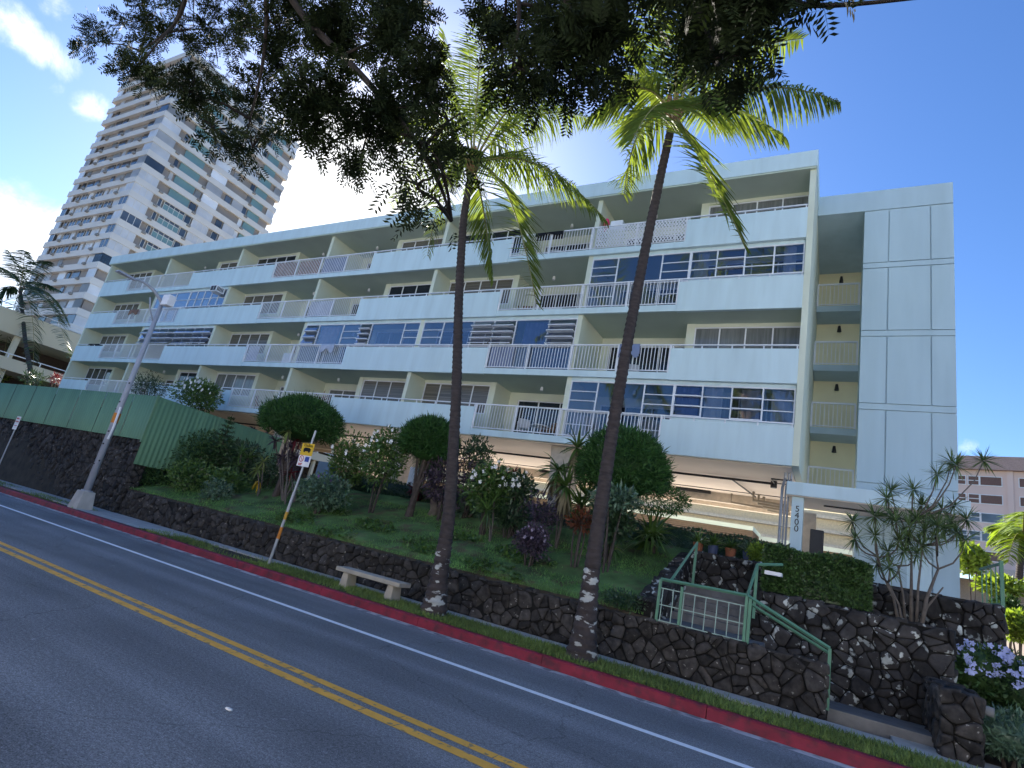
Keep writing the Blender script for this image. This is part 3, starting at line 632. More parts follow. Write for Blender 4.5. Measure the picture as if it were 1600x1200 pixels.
# stair tower
TY = 21.9; TZ = 17.68; jt = .022
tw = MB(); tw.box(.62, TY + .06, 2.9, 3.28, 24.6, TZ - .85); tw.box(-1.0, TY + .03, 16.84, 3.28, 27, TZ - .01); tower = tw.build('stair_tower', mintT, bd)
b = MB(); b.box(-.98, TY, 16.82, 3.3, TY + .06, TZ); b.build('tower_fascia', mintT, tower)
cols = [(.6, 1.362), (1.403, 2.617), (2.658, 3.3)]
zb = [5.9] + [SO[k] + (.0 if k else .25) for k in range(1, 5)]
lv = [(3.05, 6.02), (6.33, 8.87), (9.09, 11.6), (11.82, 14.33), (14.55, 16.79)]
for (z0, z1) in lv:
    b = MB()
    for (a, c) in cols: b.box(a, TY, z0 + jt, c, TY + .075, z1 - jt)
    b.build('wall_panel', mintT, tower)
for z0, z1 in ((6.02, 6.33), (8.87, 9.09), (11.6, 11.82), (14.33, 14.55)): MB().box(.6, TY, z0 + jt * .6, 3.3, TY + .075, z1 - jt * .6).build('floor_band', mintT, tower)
b = MB(); b.box(2.0, TY - .012, 3.15, 2.62, TY + .004, 4.15); 
for i in range(14): b.box(2.04, TY - .03, 3.2 + i * .066, 2.58, TY - .008, 3.235 + i * .066)
b.build('vent_grille', mint, tower)
for k in range(4):
    f = SO[k] + ST; yy = 25.4
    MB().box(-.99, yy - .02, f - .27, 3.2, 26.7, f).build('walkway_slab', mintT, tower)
    b = MB(); b.box(-.98, yy, f + 1.02, .6, yy + .06, f + 1.09); b.box(-.98, yy, f + .06, .6, yy + .04, f + .09)
    for i in range(11):
        x = -.96 + i * .154; w_ = .035 if i in (0, 10) else .012; b.box(x - w_, yy + .005, f, x + w_, yy + .035, f + 1.03)
    b.build('railing', white, tower)
    MB().tube([(-.1, 26.4, SO[k + 1] - .28 if k < 3 else 16.5), (-.1, 26.4, SO[k + 1] - .55 if k < 3 else 16.2)], [.05, .09], 8).build('lamp', dark, tower)
MB().box(-.995, 26.7, 5.9, 3.2, 26.9, 17.3).build('stairwell_wall', yellow, tower)
# conduit and panel on walkway
# entrance: canopy, numbered column, pipes
cn = MB().box(-1.31, 19.45, 5.24, 3.2, TY - .002, 5.65); canopy = cn.build('entrance_canopy', mint, bd, bev=.012)
MB().box(-1.28, 19.5, 5.215, 3.15, TY - .003, 5.239).build('canopy_soffit', beige, canopy)
MB().box(-.3, 20.6, 5.17, 1.4, 20.7, 5.215).build('strip_light', dark, canopy)
colm = MB().box(-1.15, 19.62, 2.95, -.83, 20.15, 5.239).build('column', mint, bd)
RX = Matrix.Rotation(PI / 2, 3, 'X')
for i, ch in enumerate('5400'): text(ch, .26, Vector((-.985, 19.612, 4.84 - .2 * i)), RX @ Matrix.Rotation(-PI / 2 * 0, 3, 'Z'), dark, colm, 'house_number', .006)
b = MB(); b.box(-.95, 23.0, 2.95, -.55, 23.5, 5.239); b.build('column', bpy.data.materials['column_paint'], bd)
b = MB()
for x, r in ((-1.46, .045), (-1.36, .03), (-1.28, .03)): b.tube([(x, 19.9, 2.95), (x, 19.9, 5.5), (x + .02, 20.5, 5.9), (x + .02, 20.5, 6.1)], r, 8)
b.build('standpipe', galv, bd)
o = MB().box(-.62, 20.0, 2.95, -.25, 20.35, 4.35).build('notice_cabinet', dark, bev=.02); tag(o, 'dark cabinet standing beside the column numbered 5400', 'cabinet')
# carport and bright yard behind the parking level
cp = empty('carport', (-8, 48, 3), 'flat roofed carport with brown slatted front seen under the building', 'carport')
MB().box(-52, 47.5, 6.70, -5.3, 53, 7.02).build('roof', cream, cp)
b = MB()
for i in range(7): b.box(-52, 47.7 + i * .75, 6.25, -5.3, 47.86 + i * .75, 6.699)
b.build('rafters', mat('brown_timber', (.22, .15, .10), .8), cp)
for i in range(6): MB().box(-52, 47.55, 5.78 + i * .155, -5.3, 47.6, 5.86 + i * .155).build('slat', bpy.data.materials['brown_timber'], cp)
MB().box(-51.9, 50, 2.98, -5.4, 50.1, 6.6).build('shade_panel', dark, cp)  # dark sheet put in for the shade inside the carport
for x in range(-50, -4, 8): MB().box(x, 47.8, 2.98, x + .2, 48.0, 6.25).build('post', cream, cp)
MB().tube([(-52, 47.3, 5.72), (-5.2, 47.3, 5.72)], .04, 6).build('rail', white, cp)
cp2 = empty('carport', (0, 49, 3), 'lower carport seen through the entrance opening under the canopy', 'carport')
MB().box(-5.0, 49, 6.2, 3.3, 54, 6.52).build('roof', cream, cp2)
b = MB()
for i in range(6): b.box(-5.0, 49.2 + i * .8, 5.8, 3.3, 49.34 + i * .8, 6.199)
b.build('rafters', bpy.data.materials['brown_timber'], cp2); MB().tube([(-5, 48.8, 5.25), (3.3, 48.8, 5.25)], .04, 6).build('rail', white, cp2)
for i in range(5): MB().box(-5, 49.05, 5.3 + i * .17, 3.3, 49.1, 5.38 + i * .17).build('slat', bpy.data.materials['brown_timber'], cp2)
MB().box(-4.9, 51, 2.98, 3.2, 51.1, 6.1).build('shade_panel', dark, cp2)  # dark sheet again, painting the shade inside the lower carport
for x in (-4.8, 2.9): MB().box(x, 49.3, 2.98, x + .2, 49.5, 5.8).build('post', cream, cp2)
o = MB().box(-66, 62, 2.9, 3.4, 62.4, 12.2).build('rear_building', mat('white_plaster', (.62, .52, .38), .9)); tag(o, 'cream building with ledges behind the carports', 'building')
for z_ in (7.6, 8.9, 10.2): MB().box(-66, 61.4, z_, 3.4, 61.999, z_ + .3).build('ledge', bpy.data.materials['beam_paint'], o)
# ------------------------------------------------------------------ things on the balconies
def screen(x0, x1, k, m, label, name='privacy_screen', cat='screen'):
    f = SO[k] + ST; n = int((x1 - x0) / .03); V = []; F = []
    for i in range(n + 1):
        x = x0 + (x1 - x0) * i / n; y = YF + .095 + .008 * (i % 2); V += [(x, y, f + .1), (x, y, f + 1.06)]
    for i in range(n): F.append((2 * i, 2 * i + 2, 2 * i + 3, 2 * i + 1))
    o = npmesh(name, V, F, m); tag(o, label, cat); return o
reed = mat('reed', (.22, .12, .08), .9, .3, 3, island=.3); bluef = mat('blue_fabric', (.20, .24, .36), .9, .15, 2); palef = mat('pale_fabric', (.45, .48, .56), .9, .15, 2)
screen(-30.2, -28.2, 3, reed, 'brown reed screen behind the top floor railing, left panel'); screen(-28.1, -26.2, 3, reed, 'brown reed screen behind the top floor railing next to the blue one')
screen(-26.0, -24.2, 3, bluef, 'blue fabric screen behind the top floor railing'); screen(-13.3, -12.1, 1, bluef, 'blue fabric screen on the third floor railing behind the left palm'.replace('third', 'second'))
screen(-26.0, -24.2, 2, palef, 'pale cloth behind railing one floor below the blue screen'); screen(-30.2, -29.2, 1, palef, 'pale cloth behind railing at the left of the second floor middle balconies')
la = MB()   # lattice panel
for s in (1, -1):
    for i in range(-8, 38):
        x0 = -9.2 + i * .125
        a0, a1 = (x0, x0 + .95 * .7) if s == 1 else (x0 + .95 * .7, x0)
        pts = []
        t0, t1 = 0., 1.
        for xx in (-9.2, -5.45):
            pass
        xA, zA, xB, zB = a0, 0., a1, .95
        def cl(xA, zA, xB, zB):
            lo, hi = -9.2, -5.45
            if (xA < lo and xB < lo) or (xA > hi and xB > hi): return None
            for _ in range(2):
                if xA < lo: zA += (zB - zA) * (lo - xA) / (xB - xA); xA = lo
                if xA > hi: zA += (zB - zA) * (hi - xA) / (xB - xA); xA = hi
                xA, zA, xB, zB = xB, zB, xA, zA
            return xA, zA, xB, zB
        r = cl(xA, zA, xB, zB)
        if r is None or abs(r[0] - r[2]) < .05: continue
        f = SO[3] + ST + .12; y = YF - .004 - (.006 if s == 1 else 0); w = .022
        la.hexa([(r[0] - w, y, f + r[1]), (r[0] + w, y, f + r[1]), (r[0] + w, y + .005, f + r[1]), (r[0] - w, y + .005, f + r[1])], [(r[2] - w, y, f + r[3]), (r[2] + w, y, f + r[3]), (r[2] + w, y + .005, f + r[3]), (r[2] - w, y + .005, f + r[3])])
o = la.build('lattice_panel', white); tag(o, 'white lattice panel fixed over the top floor railing by the right palm', 'lattice')
def cloth(x0, x1, z, drop, m, label, name='towel', cat='towel', back=.35, y=YF):
    n = 16; V = []; F = []
    for i in range(n + 1):
        x = x0 + (x1 - x0) * i / n; sag = .03 * math.sin(i * .9); dd = drop * (.8 + .25 * math.sin(i * .5 + 1)) 
        V += [(x, y - .03 - .02 * math.sin(i), z - dd), (x, y - .015, z - .02), (x, y + .04, z + .025), (x, y + .10, z - .02), (x, y + .11, z - back)]
    for i in range(n):
        for j in range(4): F.append((i * 5 + j, i * 5 + 5 + j, i * 5 + 6 + j, i * 5 + 1 + j))
    o = npmesh(name, V, F, m, None, True); tag(o, label, cat); return o
cloth(-12.2, -10.8, SO[3] + ST + RH, .22, blackm, 'black towel draped over the top floor railing'); cloth(-49.5, -47.8, SO[1] + ST + RH, .12, blackm, 'dark tarp over the handrail at the far left end', 'tarp', 'tarp')
o = MB().box(-8.75, YF + .2, 15.6, -8.2, 19.95, 16.05).build('storage_box', white, bev=.03); tag(o, 'white box standing above the lattice panel on the top floor', 'box')
MB().box(-8.8, YF + .22, SO[3] + ST, -8.15, 19.98, 15.598).build('cabinet', cream); tag(bpy.context.scene.collection.objects[-1], 'low cabinet on the top floor balcony behind the lattice', 'cabinet')
V, F = blob((-9.0, YF + .35, 15.98), (.14, .14, .32), None, '', None, 8, .02); o = npmesh('paper_lantern', V, F, mat('pink_paper', (.75, .05, .16), .6), None, True); tag(o, 'bright pink lantern above the top floor lattice panel', 'lantern')
def chair(loc, rz, m, label):
    r = empty('balcony_chair', (0, 0, 0), label, 'chair', 'balcony chairs'); 
    MB().box(-.25, -.25, .40, .25, .25, .44).build('seat', m, r, bev=.01); MB().hexa([(-.24, .22, .44), (.24, .22, .44), (.24, .26, .44), (-.24, .26, .44)], [(-.24, .34, .9), (.24, .34, .9), (.24, .38, .9), (-.24, .38, .9)]).build('backrest', m, r, bev=.01)
    for sx in (-1, 1):
        for sy in (-1, 1): MB().box(sx * .22 - .02, sy * .22 - .02, 0, sx * .22 + .02, sy * .22 + .02, .4).build('leg', m, r)
        MB().box(sx * .27 - .02, -.22, .6, sx * .27 + .02, .28, .63).build('armrest', m, r)
    r.location = loc; r.rotation_euler = (0, 0, rz); return r
plw = mat('chair_plastic', (.5, .5, .52), .5); plb = mat('brown_wicker', (.16, .09, .05), .8)
chair((-11.4, 20.3, SO[0] + ST), .5, plw, 'grey plastic chair on the lowest balcony right of the left palm'); chair((-10.3, 20.5, SO[0] + ST), -.4, plb, 'brown wicker chair on the lowest balcony beside the grey one')
chair((-7.2, 20.6, SO[1] + ST), .3, plw, 'grey chair on the second floor balcony behind the right palm'); chair((-12.6, 20.4, SO[2] + ST), .2, plb, 'brown chair behind the third floor railing between the palms')
chair((-28.6, 20.3, SO[0] + ST), 2.8, plb, 'brown chair on the lowest balcony above the left topiary'); chair((-45, 20.3, SO[0] + ST), .2, plw, 'grey chair on the lowest balcony behind the street lamp')
def tablething(loc, m, label):
    r = empty('side_table', loc, label, 'table'); x, y, z = loc
    MB().tube([(x, y, z + .68), (x, y, z + .72)], .42, 16).build('tabletop', m, r); MB().tube([(x, y, z + .02), (x, y, z + .68)], .04, 8).build('leg', m, r); MB().tube([(x, y, z), (x, y, z + .03)], .22, 12).build('base', m, r)
cloth(-24.0, -23.0, SO[1] + ST + RH, .5, palef, 'pale towel hanging over the second floor railing', 'towel', 'towel'); cloth(-45.5, -44.2, SO[2] + ST + RH, .45, reed, 'brown towel over the third floor railing at the left end', 'towel', 'towel'); cloth(-7.4, -6.6, SO[1] + ST + RH, .55, bluef, 'blue towel over the second floor railing right of the right palm', 'towel', 'towel')
for x_, k_, w_, h_, l_ in ((-27.4, 2, .8, .9, 'white storage box on the third floor balcony left of the left palm'), (-43.8, 3, .7, 1.3, 'pale cupboard on the top floor balcony near the left end'), (-11.9, 2, .9, .85, 'white cooler box on the third floor balcony between the palms'), (-28.9, 1, .8, 1.2, 'tall pale cupboard on the second floor balcony above the left topiary')):
    o = MB().box(x_, 20.9, SO[k_] + ST, x_ + w_, 21.4, SO[k_] + ST + h_).build('storage_box', white, bev=.02); tag(o, l_, 'box')
tablething((-10.9, 20.9, SO[0] + ST), plw, 'round grey table between the two lowest balcony chairs'); tablething((-11.6, 20.6, SO[3] + ST), plw, 'round table on the top floor balcony below the black towel')
def pot_plant(loc, h, m, label, potm, n=70, potr=.16):
    r = empty('potted_plant', loc, label, 'plant'); x, y, z = loc
    MB().tube([(x, y, z), (x, y, z + .05), (x, y, z + .3)], [potr * .75, potr * .8, potr], 12).build('pot', potm, r)
    B = np.tile([x, y, z + .3], (n, 1)) + rng.normal(0, .03, (n, 3)); D = unit(sph(n) * np.array([1, 1, .6]) + [0, 0, .9]); V, F = straps(B, D, h * rng.uniform(.6, 1.1, n), .05, rng.uniform(.1, .4, n)); npmesh('leaves', V, F, m, r)
terra = mat('terracotta', (.28, .11, .06), .9); bpot = mat('blue_pot', (.05, .07, .14), .5)
f0 = SO[0] + ST
for x, m, l in ((-24.6, leafg, 'green plant on the lowest balcony left of the flowering shrubs'), (-23.4, leafr, 'reddish plant on the lowest balcony'), (-40.6, leafg, 'potted plant at the lowest balcony railing near the street lamp'), (-37.2, leafd, 'dark potted plant behind the lowest balcony panel')):
    pot_plant((x, 19.9, f0 + (.55 if x < -30 else .6)), .6, m, l, terra); o = MB().box(x - .25, 19.7, f0, x + .25, 20.1, f0 + (.55 if x < -30 else .6)).build('plant_stand', cream); tag(o, 'low stand under the ' + l.split(' on ')[0].split(' at ')[0].split(' behind ')[0] + ' at x %s' % 'railing' if False else 'low stand carrying the ' + l, 'stand')
for x_, k_, m_, l_ in ((-21.2, 1, leafg, 'leafy plant behind the second floor panel right of the left topiary'), (-12.9, 3, leafg, 'green plant beside the black towel on the top floor'), (-38.0, 2, leafd, 'plant behind the third floor panel above the street lamp arm'), (-32.5, 3, leafg, 'plant on the top floor left of the brown reed screens'), (-19.5, 0, leafg, 'plant on the lowest balcony above the middle topiary')):
    fz = SO[k_] + ST; pot_plant((x_, 20.0, fz + .55), .5, m_, l_, terra); o = MB().box(x_ - .22, 19.8, fz, x_ + .22, 20.2, fz + .549).build('plant_stand', cream); tag(o, 'stand holding the ' + l_, 'stand')
# ------------------------------------------------------------------ tall apartment tower behind
TC = np.array([-104.6, 37.7]); ta = math.radians(-1.5); TR = Matrix.Rotation(-ta, 3, 'Z')
tt = empty('apartment_tower', (TC[0] - 11, TC[1] + 13, 3), 'pale concrete high rise with stacked balcony bands behind the mint building', 'building')
ux = np.array([-math.cos(ta), math.sin(ta)]) ; uy = np.array([math.sin(ta), math.cos(ta)])
def TP(u, v, z): p = TC + ux * u + uy * v; return (p[0], p[1], z)     # u: left along front, v: back along side
def tbox(b, u0, v0, z0, u1, v1, z1):
    lo = [TP(u1, v0, z0), TP(u0, v0, z0), TP(u0, v1, z0), TP(u1, v1, z0)]; hi = [(q[0], q[1], z1) for q in lo]; b.hexa(lo, hi)
UW, VW = 23.1, 25.8; FH = 2.75; zt0 = 57.2 + 7 * FH; NF = 27
core = MB(); tbox(core, .55, .55, 2, UW - .55, VW - .55, zt0); core.build('wall', twall, tt)
wins = []; tr_ = np.random.default_rng(4)
for k in range(NF):
    zt = zt0 - k * FH                  # top of parapet band
    b = MB(); tbox(b, -.02, -.02, zt - 1.12, UW + .02, .13, zt); tbox(b, UW - .13, .13, zt - 1.12, UW + .02, VW, zt); tbox(b, -.02, .13, zt - 1.12, .13, VW + .02, zt); tbox(b, .13, VW - .13, zt - 1.12, UW, VW + .02, zt); tbox(b, .13, .13, zt - 1.12, UW - .13, VW - .13, zt - .92)
    b.build('balcony_band', tband, tt)
    if k == 0: continue
    za, zc = zt, zt + FH - 1.12       # window storey between this parapet's top and the next band's underside
    if za < 18: continue
    segs = []
    u = .0
    for (u0, u1, kind) in ((.15, 2.6, 'c'), (3.4, 5.2, 'g'), (5.9, 8.3, 'w'), (9.0, 10.0, 'g'), (10.8, 13.2, 'w'), (14.0, 15.4, 'g'), (16.0, 18.2, 'w'), (19.0, 20.2, 'g'), (20.9, 22.6, 'c')): segs.append(('f', u0, u1, kind))
    for (v0, v1, kind) in ((.2, 3.4, 'c'), (4.6, 5.2, 'g'), (5.6, 9.4, 't'), (9.7, 10.8, 'g'), (11, 14.2, 'c'), (15.2, 16.4, 'g'), (16.6, 19.0, 'c'), (19.2, 20.0, 'g'), (20.3, 23.0, 't'), (24.0, 25.7, 'c')): segs.append(('s', v0, v1, kind))
    for face, a, c, kind in segs:
        off = {'c': .12, 'g': .42, 'w': .45, 't': .3}[kind]
        if face == 's' and a > 23 and tr_.random() < .4: continue
        wins.append((face, a, c, za, zc, kind, off, k))
wins.sort(key=lambda w: (w[0] == 'f', -(w[3]) if w[3] > 60 else -w[3] * 0 , w[3]))
def wquad(b, w, inset=.0):
    face, a, c, za, zc, kind, off, k = w
    if face == 'f': tbox(b, a + inset, off, za - .0 + inset, c - inset, off + .15, zc - inset)
    else: tbox(b, off, a + inset, za + inset, off + .15, c - inset, zc - inset)
rank = sorted(wins, key=lambda w: abs(w[3] - 42))
near = rank[:96]; rest = rank[96:]
def wmat(w):
    r = tr_.random(); return tteal if w[5] == 't' else (tcurt if (w[5] == 'c' and r < .7) or (w[5] != 'c' and r < .4) else tglass)
for w in near:
    b = MB(); wquad(b, w); m_ = wmat(w); o = b.build('window', m_, tt)
    q = MB(); face, a, c, za, zc, kind, off, k = w; n = max(1, int((c - a) / .95))
    for i in range(n + 1):
        t = a + (c - a) * i / n
        if face == 'f': tbox(q, t - .04, off - .03, za, t + .04, off, zc)
        else: tbox(q, off - .03, t - .04, za, off, t + .04, zc)
    if kind == 't':
        if face == 's': tbox(q, off - .04, a, zc - .55, off, c, zc - .47)
        gl_ = MB(); tbox(gl_, off - .02, a + .1, zc - .46, off - .005, c - .1, zc); gl_.build('upper_pane', tglass, o)
    q.build('frame', tband, o)
for mm in (tteal, tcurt, tglass):
    b = MB()
    for w in rest:
        if (wmat(w) if w[5] != 't' else tteal) is mm: wquad(b, w)
    if b.v: o = b.build('window_run', mm, tt); o['kind'] = 'stuff'
acg = mat('ac_grey', (.3, .29, .28), .7)
for k in range(6, NF - 8):
    zt = zt0 - k * FH
    for v in (3.9, 10.2, 19.6): b = MB(); tbox(b, -.35, v, zt - .42, -.021, v + .65, zt - .05); b.build('air_conditioner', acg, tt)
    for u in (3.9, 11.5, 17): b = MB(); tbox(b, u, -.4, zt - .42, u + .7, -.021, zt - .05); b.build('air_conditioner', acg, tt)
# parking deck at the left, below the tower
pk = empty('parking_deck', (-82, 45, 3), 'beige parking deck with railings at the left edge behind the palm', 'building')
dx = -78.
def deckz(px, py): return atx(px, py, dx)
pt = deckz(60, 540)
for z0, z1 in ((9.3, 10.6), (13.1, 15.6)):
    MB().box(dx - 30, 20, z0, dx, 95, z1).build('deck_parapet', deckc, pk)
for z in (11.0, 16.1):
    b = MB(); b.box(dx - .2, 20, z, dx - .1, 95, z + .09)
    for y in range(21, 95, 3): b.box(dx - .2, y, z - .5, dx - .12, y + .09, z)
    b.build('railing', white, pk)
for y in range(24, 95, 9): MB().box(dx - .9, y, 2.9, dx - .4, y + .5, 13.1).build('column', deckc, pk)
MB().box(dx - 29, 21, 2.9, dx - 8, 94, 13.1).build('inner_wall', mat('deck_shade', (.06, .045, .04), .9), pk)  # dark colour paints the shade between the deck levels
# pink building at the right
pd = np.array([math.sin(math.radians(-74.7)), math.cos(math.radians(-74.7))]); pn = np.array([-pd[1], pd[0]]) * -1
pn = np.array([pd[1], -pd[0]]); 
if pn @ np.array([0, 1.]) < 0: pn = -pn
PO = np.array([16.9, 107.]); pb = empty('pink_building', (PO[0] + 10, PO[1] + 5, 3), 'six storey pink concrete block with white framed windows at the right edge', 'building')
def PP(u, w, z): q = PO - pd * u + pn * w; return (q[0], q[1], z)
def pbox(b, u0, w0, z0, u1, w1, z1):
    lo = [PP(u0, w0, z0), PP(u1, w0, z0), PP(u1, w1, z0), PP(u0, w1, z0)]; b.hexa(lo, [(q[0], q[1], z1) for q in lo])
b = MB(); pbox(b, -14, 0, 12.2, 46, 14, 26.4); b.build('wall', pinkc, pb)
b = MB(); pbox(b, -15, -.8, 26.4, 47, 14, 28.4); b.build('roof', mat('pink_roof', (.42, .31, .28), .8), pb)
b = MB(); pbox(b, -14, -1.2, 11.0, 46, 0.02, 12.3); pbox(b, -14, 8, 3, 46, 14, 11); b.build('podium', mat('podium_concrete', (.55, .48, .44), .85), pb)
for u in range(-14, 47, 6): q = MB(); pbox(q, u, .2, 3, u + .5, 1, 11.0); q.build('column', deckc, pb)
for u in np.arange(-14, 46, 9.6):
    q = MB(); pbox(q, u - .35, -.25, 12.3, u + .35, .01, 26.4); q.build('pilaster', pinkc, pb)
for r_ in range(5):
    z0 = 13.2 + r_ * 2.72
    for u in np.arange(-14, 26, 9.6):
        q = MB(); s_ = MB(); x = u + .9
        for w_, n in ((2.3, 1), (1.4, 2), (.15, 0), (1.4, 2), (2.6, 1)):
            if n:
                pbox(q, x, -.06, z0, x + w_, .02, z0 + 1.45); pbox(s_, x + .12, -.09, z0 + .12, x + w_ - .12, -.05, z0 + (1.33 if n == 1 else .66))
                if n == 2: pbox(s_, x + .12, -.09, z0 + .78, x + w_ - .12, -.05, z0 + 1.33)
            x += w_
        o = q.build('window', wframe, pb); s_.build('pane', random.choice([tglass, mat('brown_glass', (.16, .09, .07), .2) if 'brown_glass' not in bpy.data.materials else bpy.data.materials['brown_glass']]), o)
# ------------------------------------------------------------------ street furniture
lp = at(125, 795, 11.9); lx, ly = -24.6, 11.5
sl = empty('street_lamp', (lx, ly, .16), 'tall grey street lamp with curved arm on a concrete plinth', 'street lamp')
MB().hexa([(lx - .36, ly - .3, .1), (lx + .36, ly - .3, .1), (lx + .36, ly + .3, .1), (lx - .36, ly + .3, .1)], [(lx - .25, ly - .22, .86), (lx + .25, ly - .22, .86), (lx + .25, ly + .22, .86), (lx - .25, ly + .22, .86)]).build('plinth', conc, sl, bev=.03)
ztop = at(250, 470, ly)[2]
MB().tube([(lx, ly, .85), (lx, ly, ztop)], [.125, .085], 16).build('pole', lampg, sl, smooth=True)
MB().tube([(lx, ly, .86), (lx, ly, .9)], [.19, .19], 12).build('base_flange', lampg, sl)
A = np.array([lx, ly, ztop - .1]); Bp = atx(188, 426, lx)
pts = []
for i in range(13):
    t = i / 12; pts.append((1 - t) ** 2 * A + 2 * t * (1 - t) * np.array([lx, ly - .75, Bp[2] + .22]) + t * t * np.array([lx, Bp[1] + .55, Bp[2]]))
MB().tube(pts, list(np.linspace(.075, .04, 13)), 10).build('arm', lampg, sl, smooth=True)
pts2 = [(lx + .0, ly - .05, ztop - 1.0), (lx, ly - .35, ztop - .55), (lx, ly - .5, ztop - .1)]; MB().tube(pts2, .03, 8).build('brace', lampg, sl, smooth=True)
hd = MB(); y1, z1 = Bp[1] + .6, Bp[2]
hd.hexa([(lx - .09, y1, z1 - .05), (lx + .09, y1, z1 - .05), (lx + .16, y1 - .75, z1 - .02), (lx - .16, y1 - .75, z1 - .02)][::1], [(lx - .06, y1, z1 + .05), (lx + .06, y1, z1 + .05), (lx + .11, y1 - .7, z1 + .07), (lx - .11, y1 - .7, z1 + .07)]); hd.build('lamp_head', lampg, sl, bev=.02)
p = at(268, 460, ly); MB().box(lx + .12, ly - .12, ztop - .25, lx + .6, ly + .2, ztop + .22).build('junction_box', white, sl, bev=.03)
MB().tube([(lx, ly, 3.55), (lx, ly, 3.95)], .124, 14).build('orange_band', mat('orange_tape', (.55, .2, .03), .6), sl)
b = MB()
for z, a in ((1.9, 0), (2.05, 1.2), (2.7, .4), (2.85, -.6), (3.2, .5), (4.4, .2), (5.2, .9), (4.1, -.5)):
    r = .125 - (z / 9) * .04; b.box(lx + r * math.sin(a) - .03, ly - r * math.cos(a) - .02, z - .03, lx + r * math.sin(a) + .03, ly - r * math.cos(a) + .02, z + .03)
b.build('bolt', dark, sl)
MB().tube([(lx + .14, ly - .05, 2.9), (lx + .2, ly - .05, 3.3), (lx + .14, ly - .05, 4.2)], .045, 6).build('peeling_tape', white, sl)
# bus stop sign
bp = np.array([-13.78, 11.62]); bx, by = bp
bs = empty('bus_stop_sign', (bx, by, .16), 'grey post with yellow and white bus stop sign beside the stone wall', 'sign')
zt = at(495, 673, by)[2]
lean = .30 / zt
MB().tube([(bx, by, .1), (bx + lean * zt * .55, by, zt * .55)], .042, 10).build('lower_post', galv, bs); MB().tube([(bx + lean * zt * .55, by, zt * .55), (bx + .30, by, zt)], .032, 10).build('upper_post', galv, bs)
for z0, z1, m in ((.95, 1.28, 'orange_tape'), (1.5, 1.72, None)): MB().tube([(bx + lean * z0, by, z0), (bx + lean * z1, by, z1)], .046, 10).build('tape_band', bpy.data.materials[m] if m else mat('amber_tape', (.5, .28, .04), .6), bs)
bx = bx + .23; zs1 = at(487, 694, by)[2]; zs0 = at(478, 730, by)[2]; zm = zs0 + (zs1 - zs0) * .48
sy = mat('sign_yellow', (.66, .42, .02), .5); swh = mat('sign_white', (.72, .72, .74), .5)
rz = Matrix.Rotation(.18, 3, 'Z'); 
def plate(w, z0, z1, m, name, par, x, y, th=.006, dy=-.05):
    return MB().box(x - w / 2, y + dy, z0, x + w / 2, y + dy + th, z1).build(name, m, par, bev=.004)
pl = plate(.52, zm, zs1, sy, 'yellow_plate', bs, bx, by); plw_ = plate(.52, zs0, zm - .004, swh, 'white_plate', bs, bx, by)
d = MB(); hY = zs1 - zm; yy = by - .054
d.box(bx - .15, yy - .002, zm + hY * .34, bx + .15, yy + .004, zm + hY * .58); d.box(bx - .11, yy - .002, zm + hY * .58, bx + .11, yy + .004, zm + hY * .64); d.box(bx - .13, yy - .002, zm + hY * .26, bx - .07, yy + .004, zm + hY * .34); d.box(bx + .07, yy - .002, zm + hY * .26, bx + .13, yy + .004, zm + hY * .34)
d.build('bus_symbol', blackm, pl); text('TheBus', .13, Vector((bx, yy - .001, zm + hY * .82)), RX, blackm, pl, 'lettering', .002)
hW = zm - zs0; d = MB(); d.box(bx + .03, yy - .002, zs0 + hW * .45, bx + .2, yy + .004, zs0 + hW * .9); d.build('blue_symbol', mat('sign_blue', (.03, .06, .3), .5), plw_)
d = MB()
for i in range(20):
    a0, a1 = 2 * PI * i / 20, 2 * PI * (i + 1) / 20; c0 = (bx - .12, zs0 + hW * .68)
    d.add([(c0[0] + r * math.cos(a), yy - .003, c0[1] + r * math.sin(a)) for r, a in ((.075, a0), (.095, a0), (.095, a1), (.075, a1))], [(0, 1, 2, 3)])
d.hexa([(bx - .18, yy - .004, zs0 + hW * .82), (bx - .165, yy - .004, zs0 + hW * .84), (bx - .165, yy, zs0 + hW * .84), (bx - .18, yy, zs0 + hW * .82)], [(bx - .075, yy - .004, zs0 + hW * .52), (bx - .06, yy - .004, zs0 + hW * .54), (bx - .06, yy, zs0 + hW * .54), (bx - .075, yy, zs0 + hW * .52)])
d.box(bx - .2, yy - .003, zs0 + hW * .2, bx - .04, yy, zs0 + hW * .27); d.box(bx - .2, yy - .003, zs0 + hW * .1, bx - .06, yy, zs0 + hW * .16)
d.build('red_symbol', mat('sign_red', (.5, .03, .04), .5), plw_)
# small regulation sign at the far left
nx_, ny_ = -34.3, 12.0; ns = empty('parking_sign', (nx_, ny_, .16), 'small white sign with red lettering on a thin post at far left', 'sign')
zt = at(38, 652, ny_)[2]; zb_ = at(33, 673, ny_)[2]; MB().tube([(nx_, ny_, .1), (nx_, ny_, zt - .05)], .03, 8).build('post', galv, ns)
pl = plate(.46, zb_, zt, swh, 'plate', ns, nx_, ny_, dy=-.045); hh = zt - zb_; d = MB()
d.box(nx_ - .18, ny_ - .05, zt - hh * .22, nx_ + .02, ny_ - .044, zt - hh * .1); d.box(nx_ - .16, ny_ - .05, zt - hh * .72, nx_ + .16, ny_ - .044, zt - hh * .68); d.build('red_marks', bpy.data.materials['sign_red'], pl)
text('NO', .13, Vector((nx_ + .08, ny_ - .049, zt - hh * .17)), RX, bpy.data.materials['sign_red'], pl, 'lettering', .002); text('PARKING', .09, Vector((nx_, ny_ - .049, zt - hh * .4)), RX, bpy.data.materials['sign_red'], pl, 'lettering', .002)
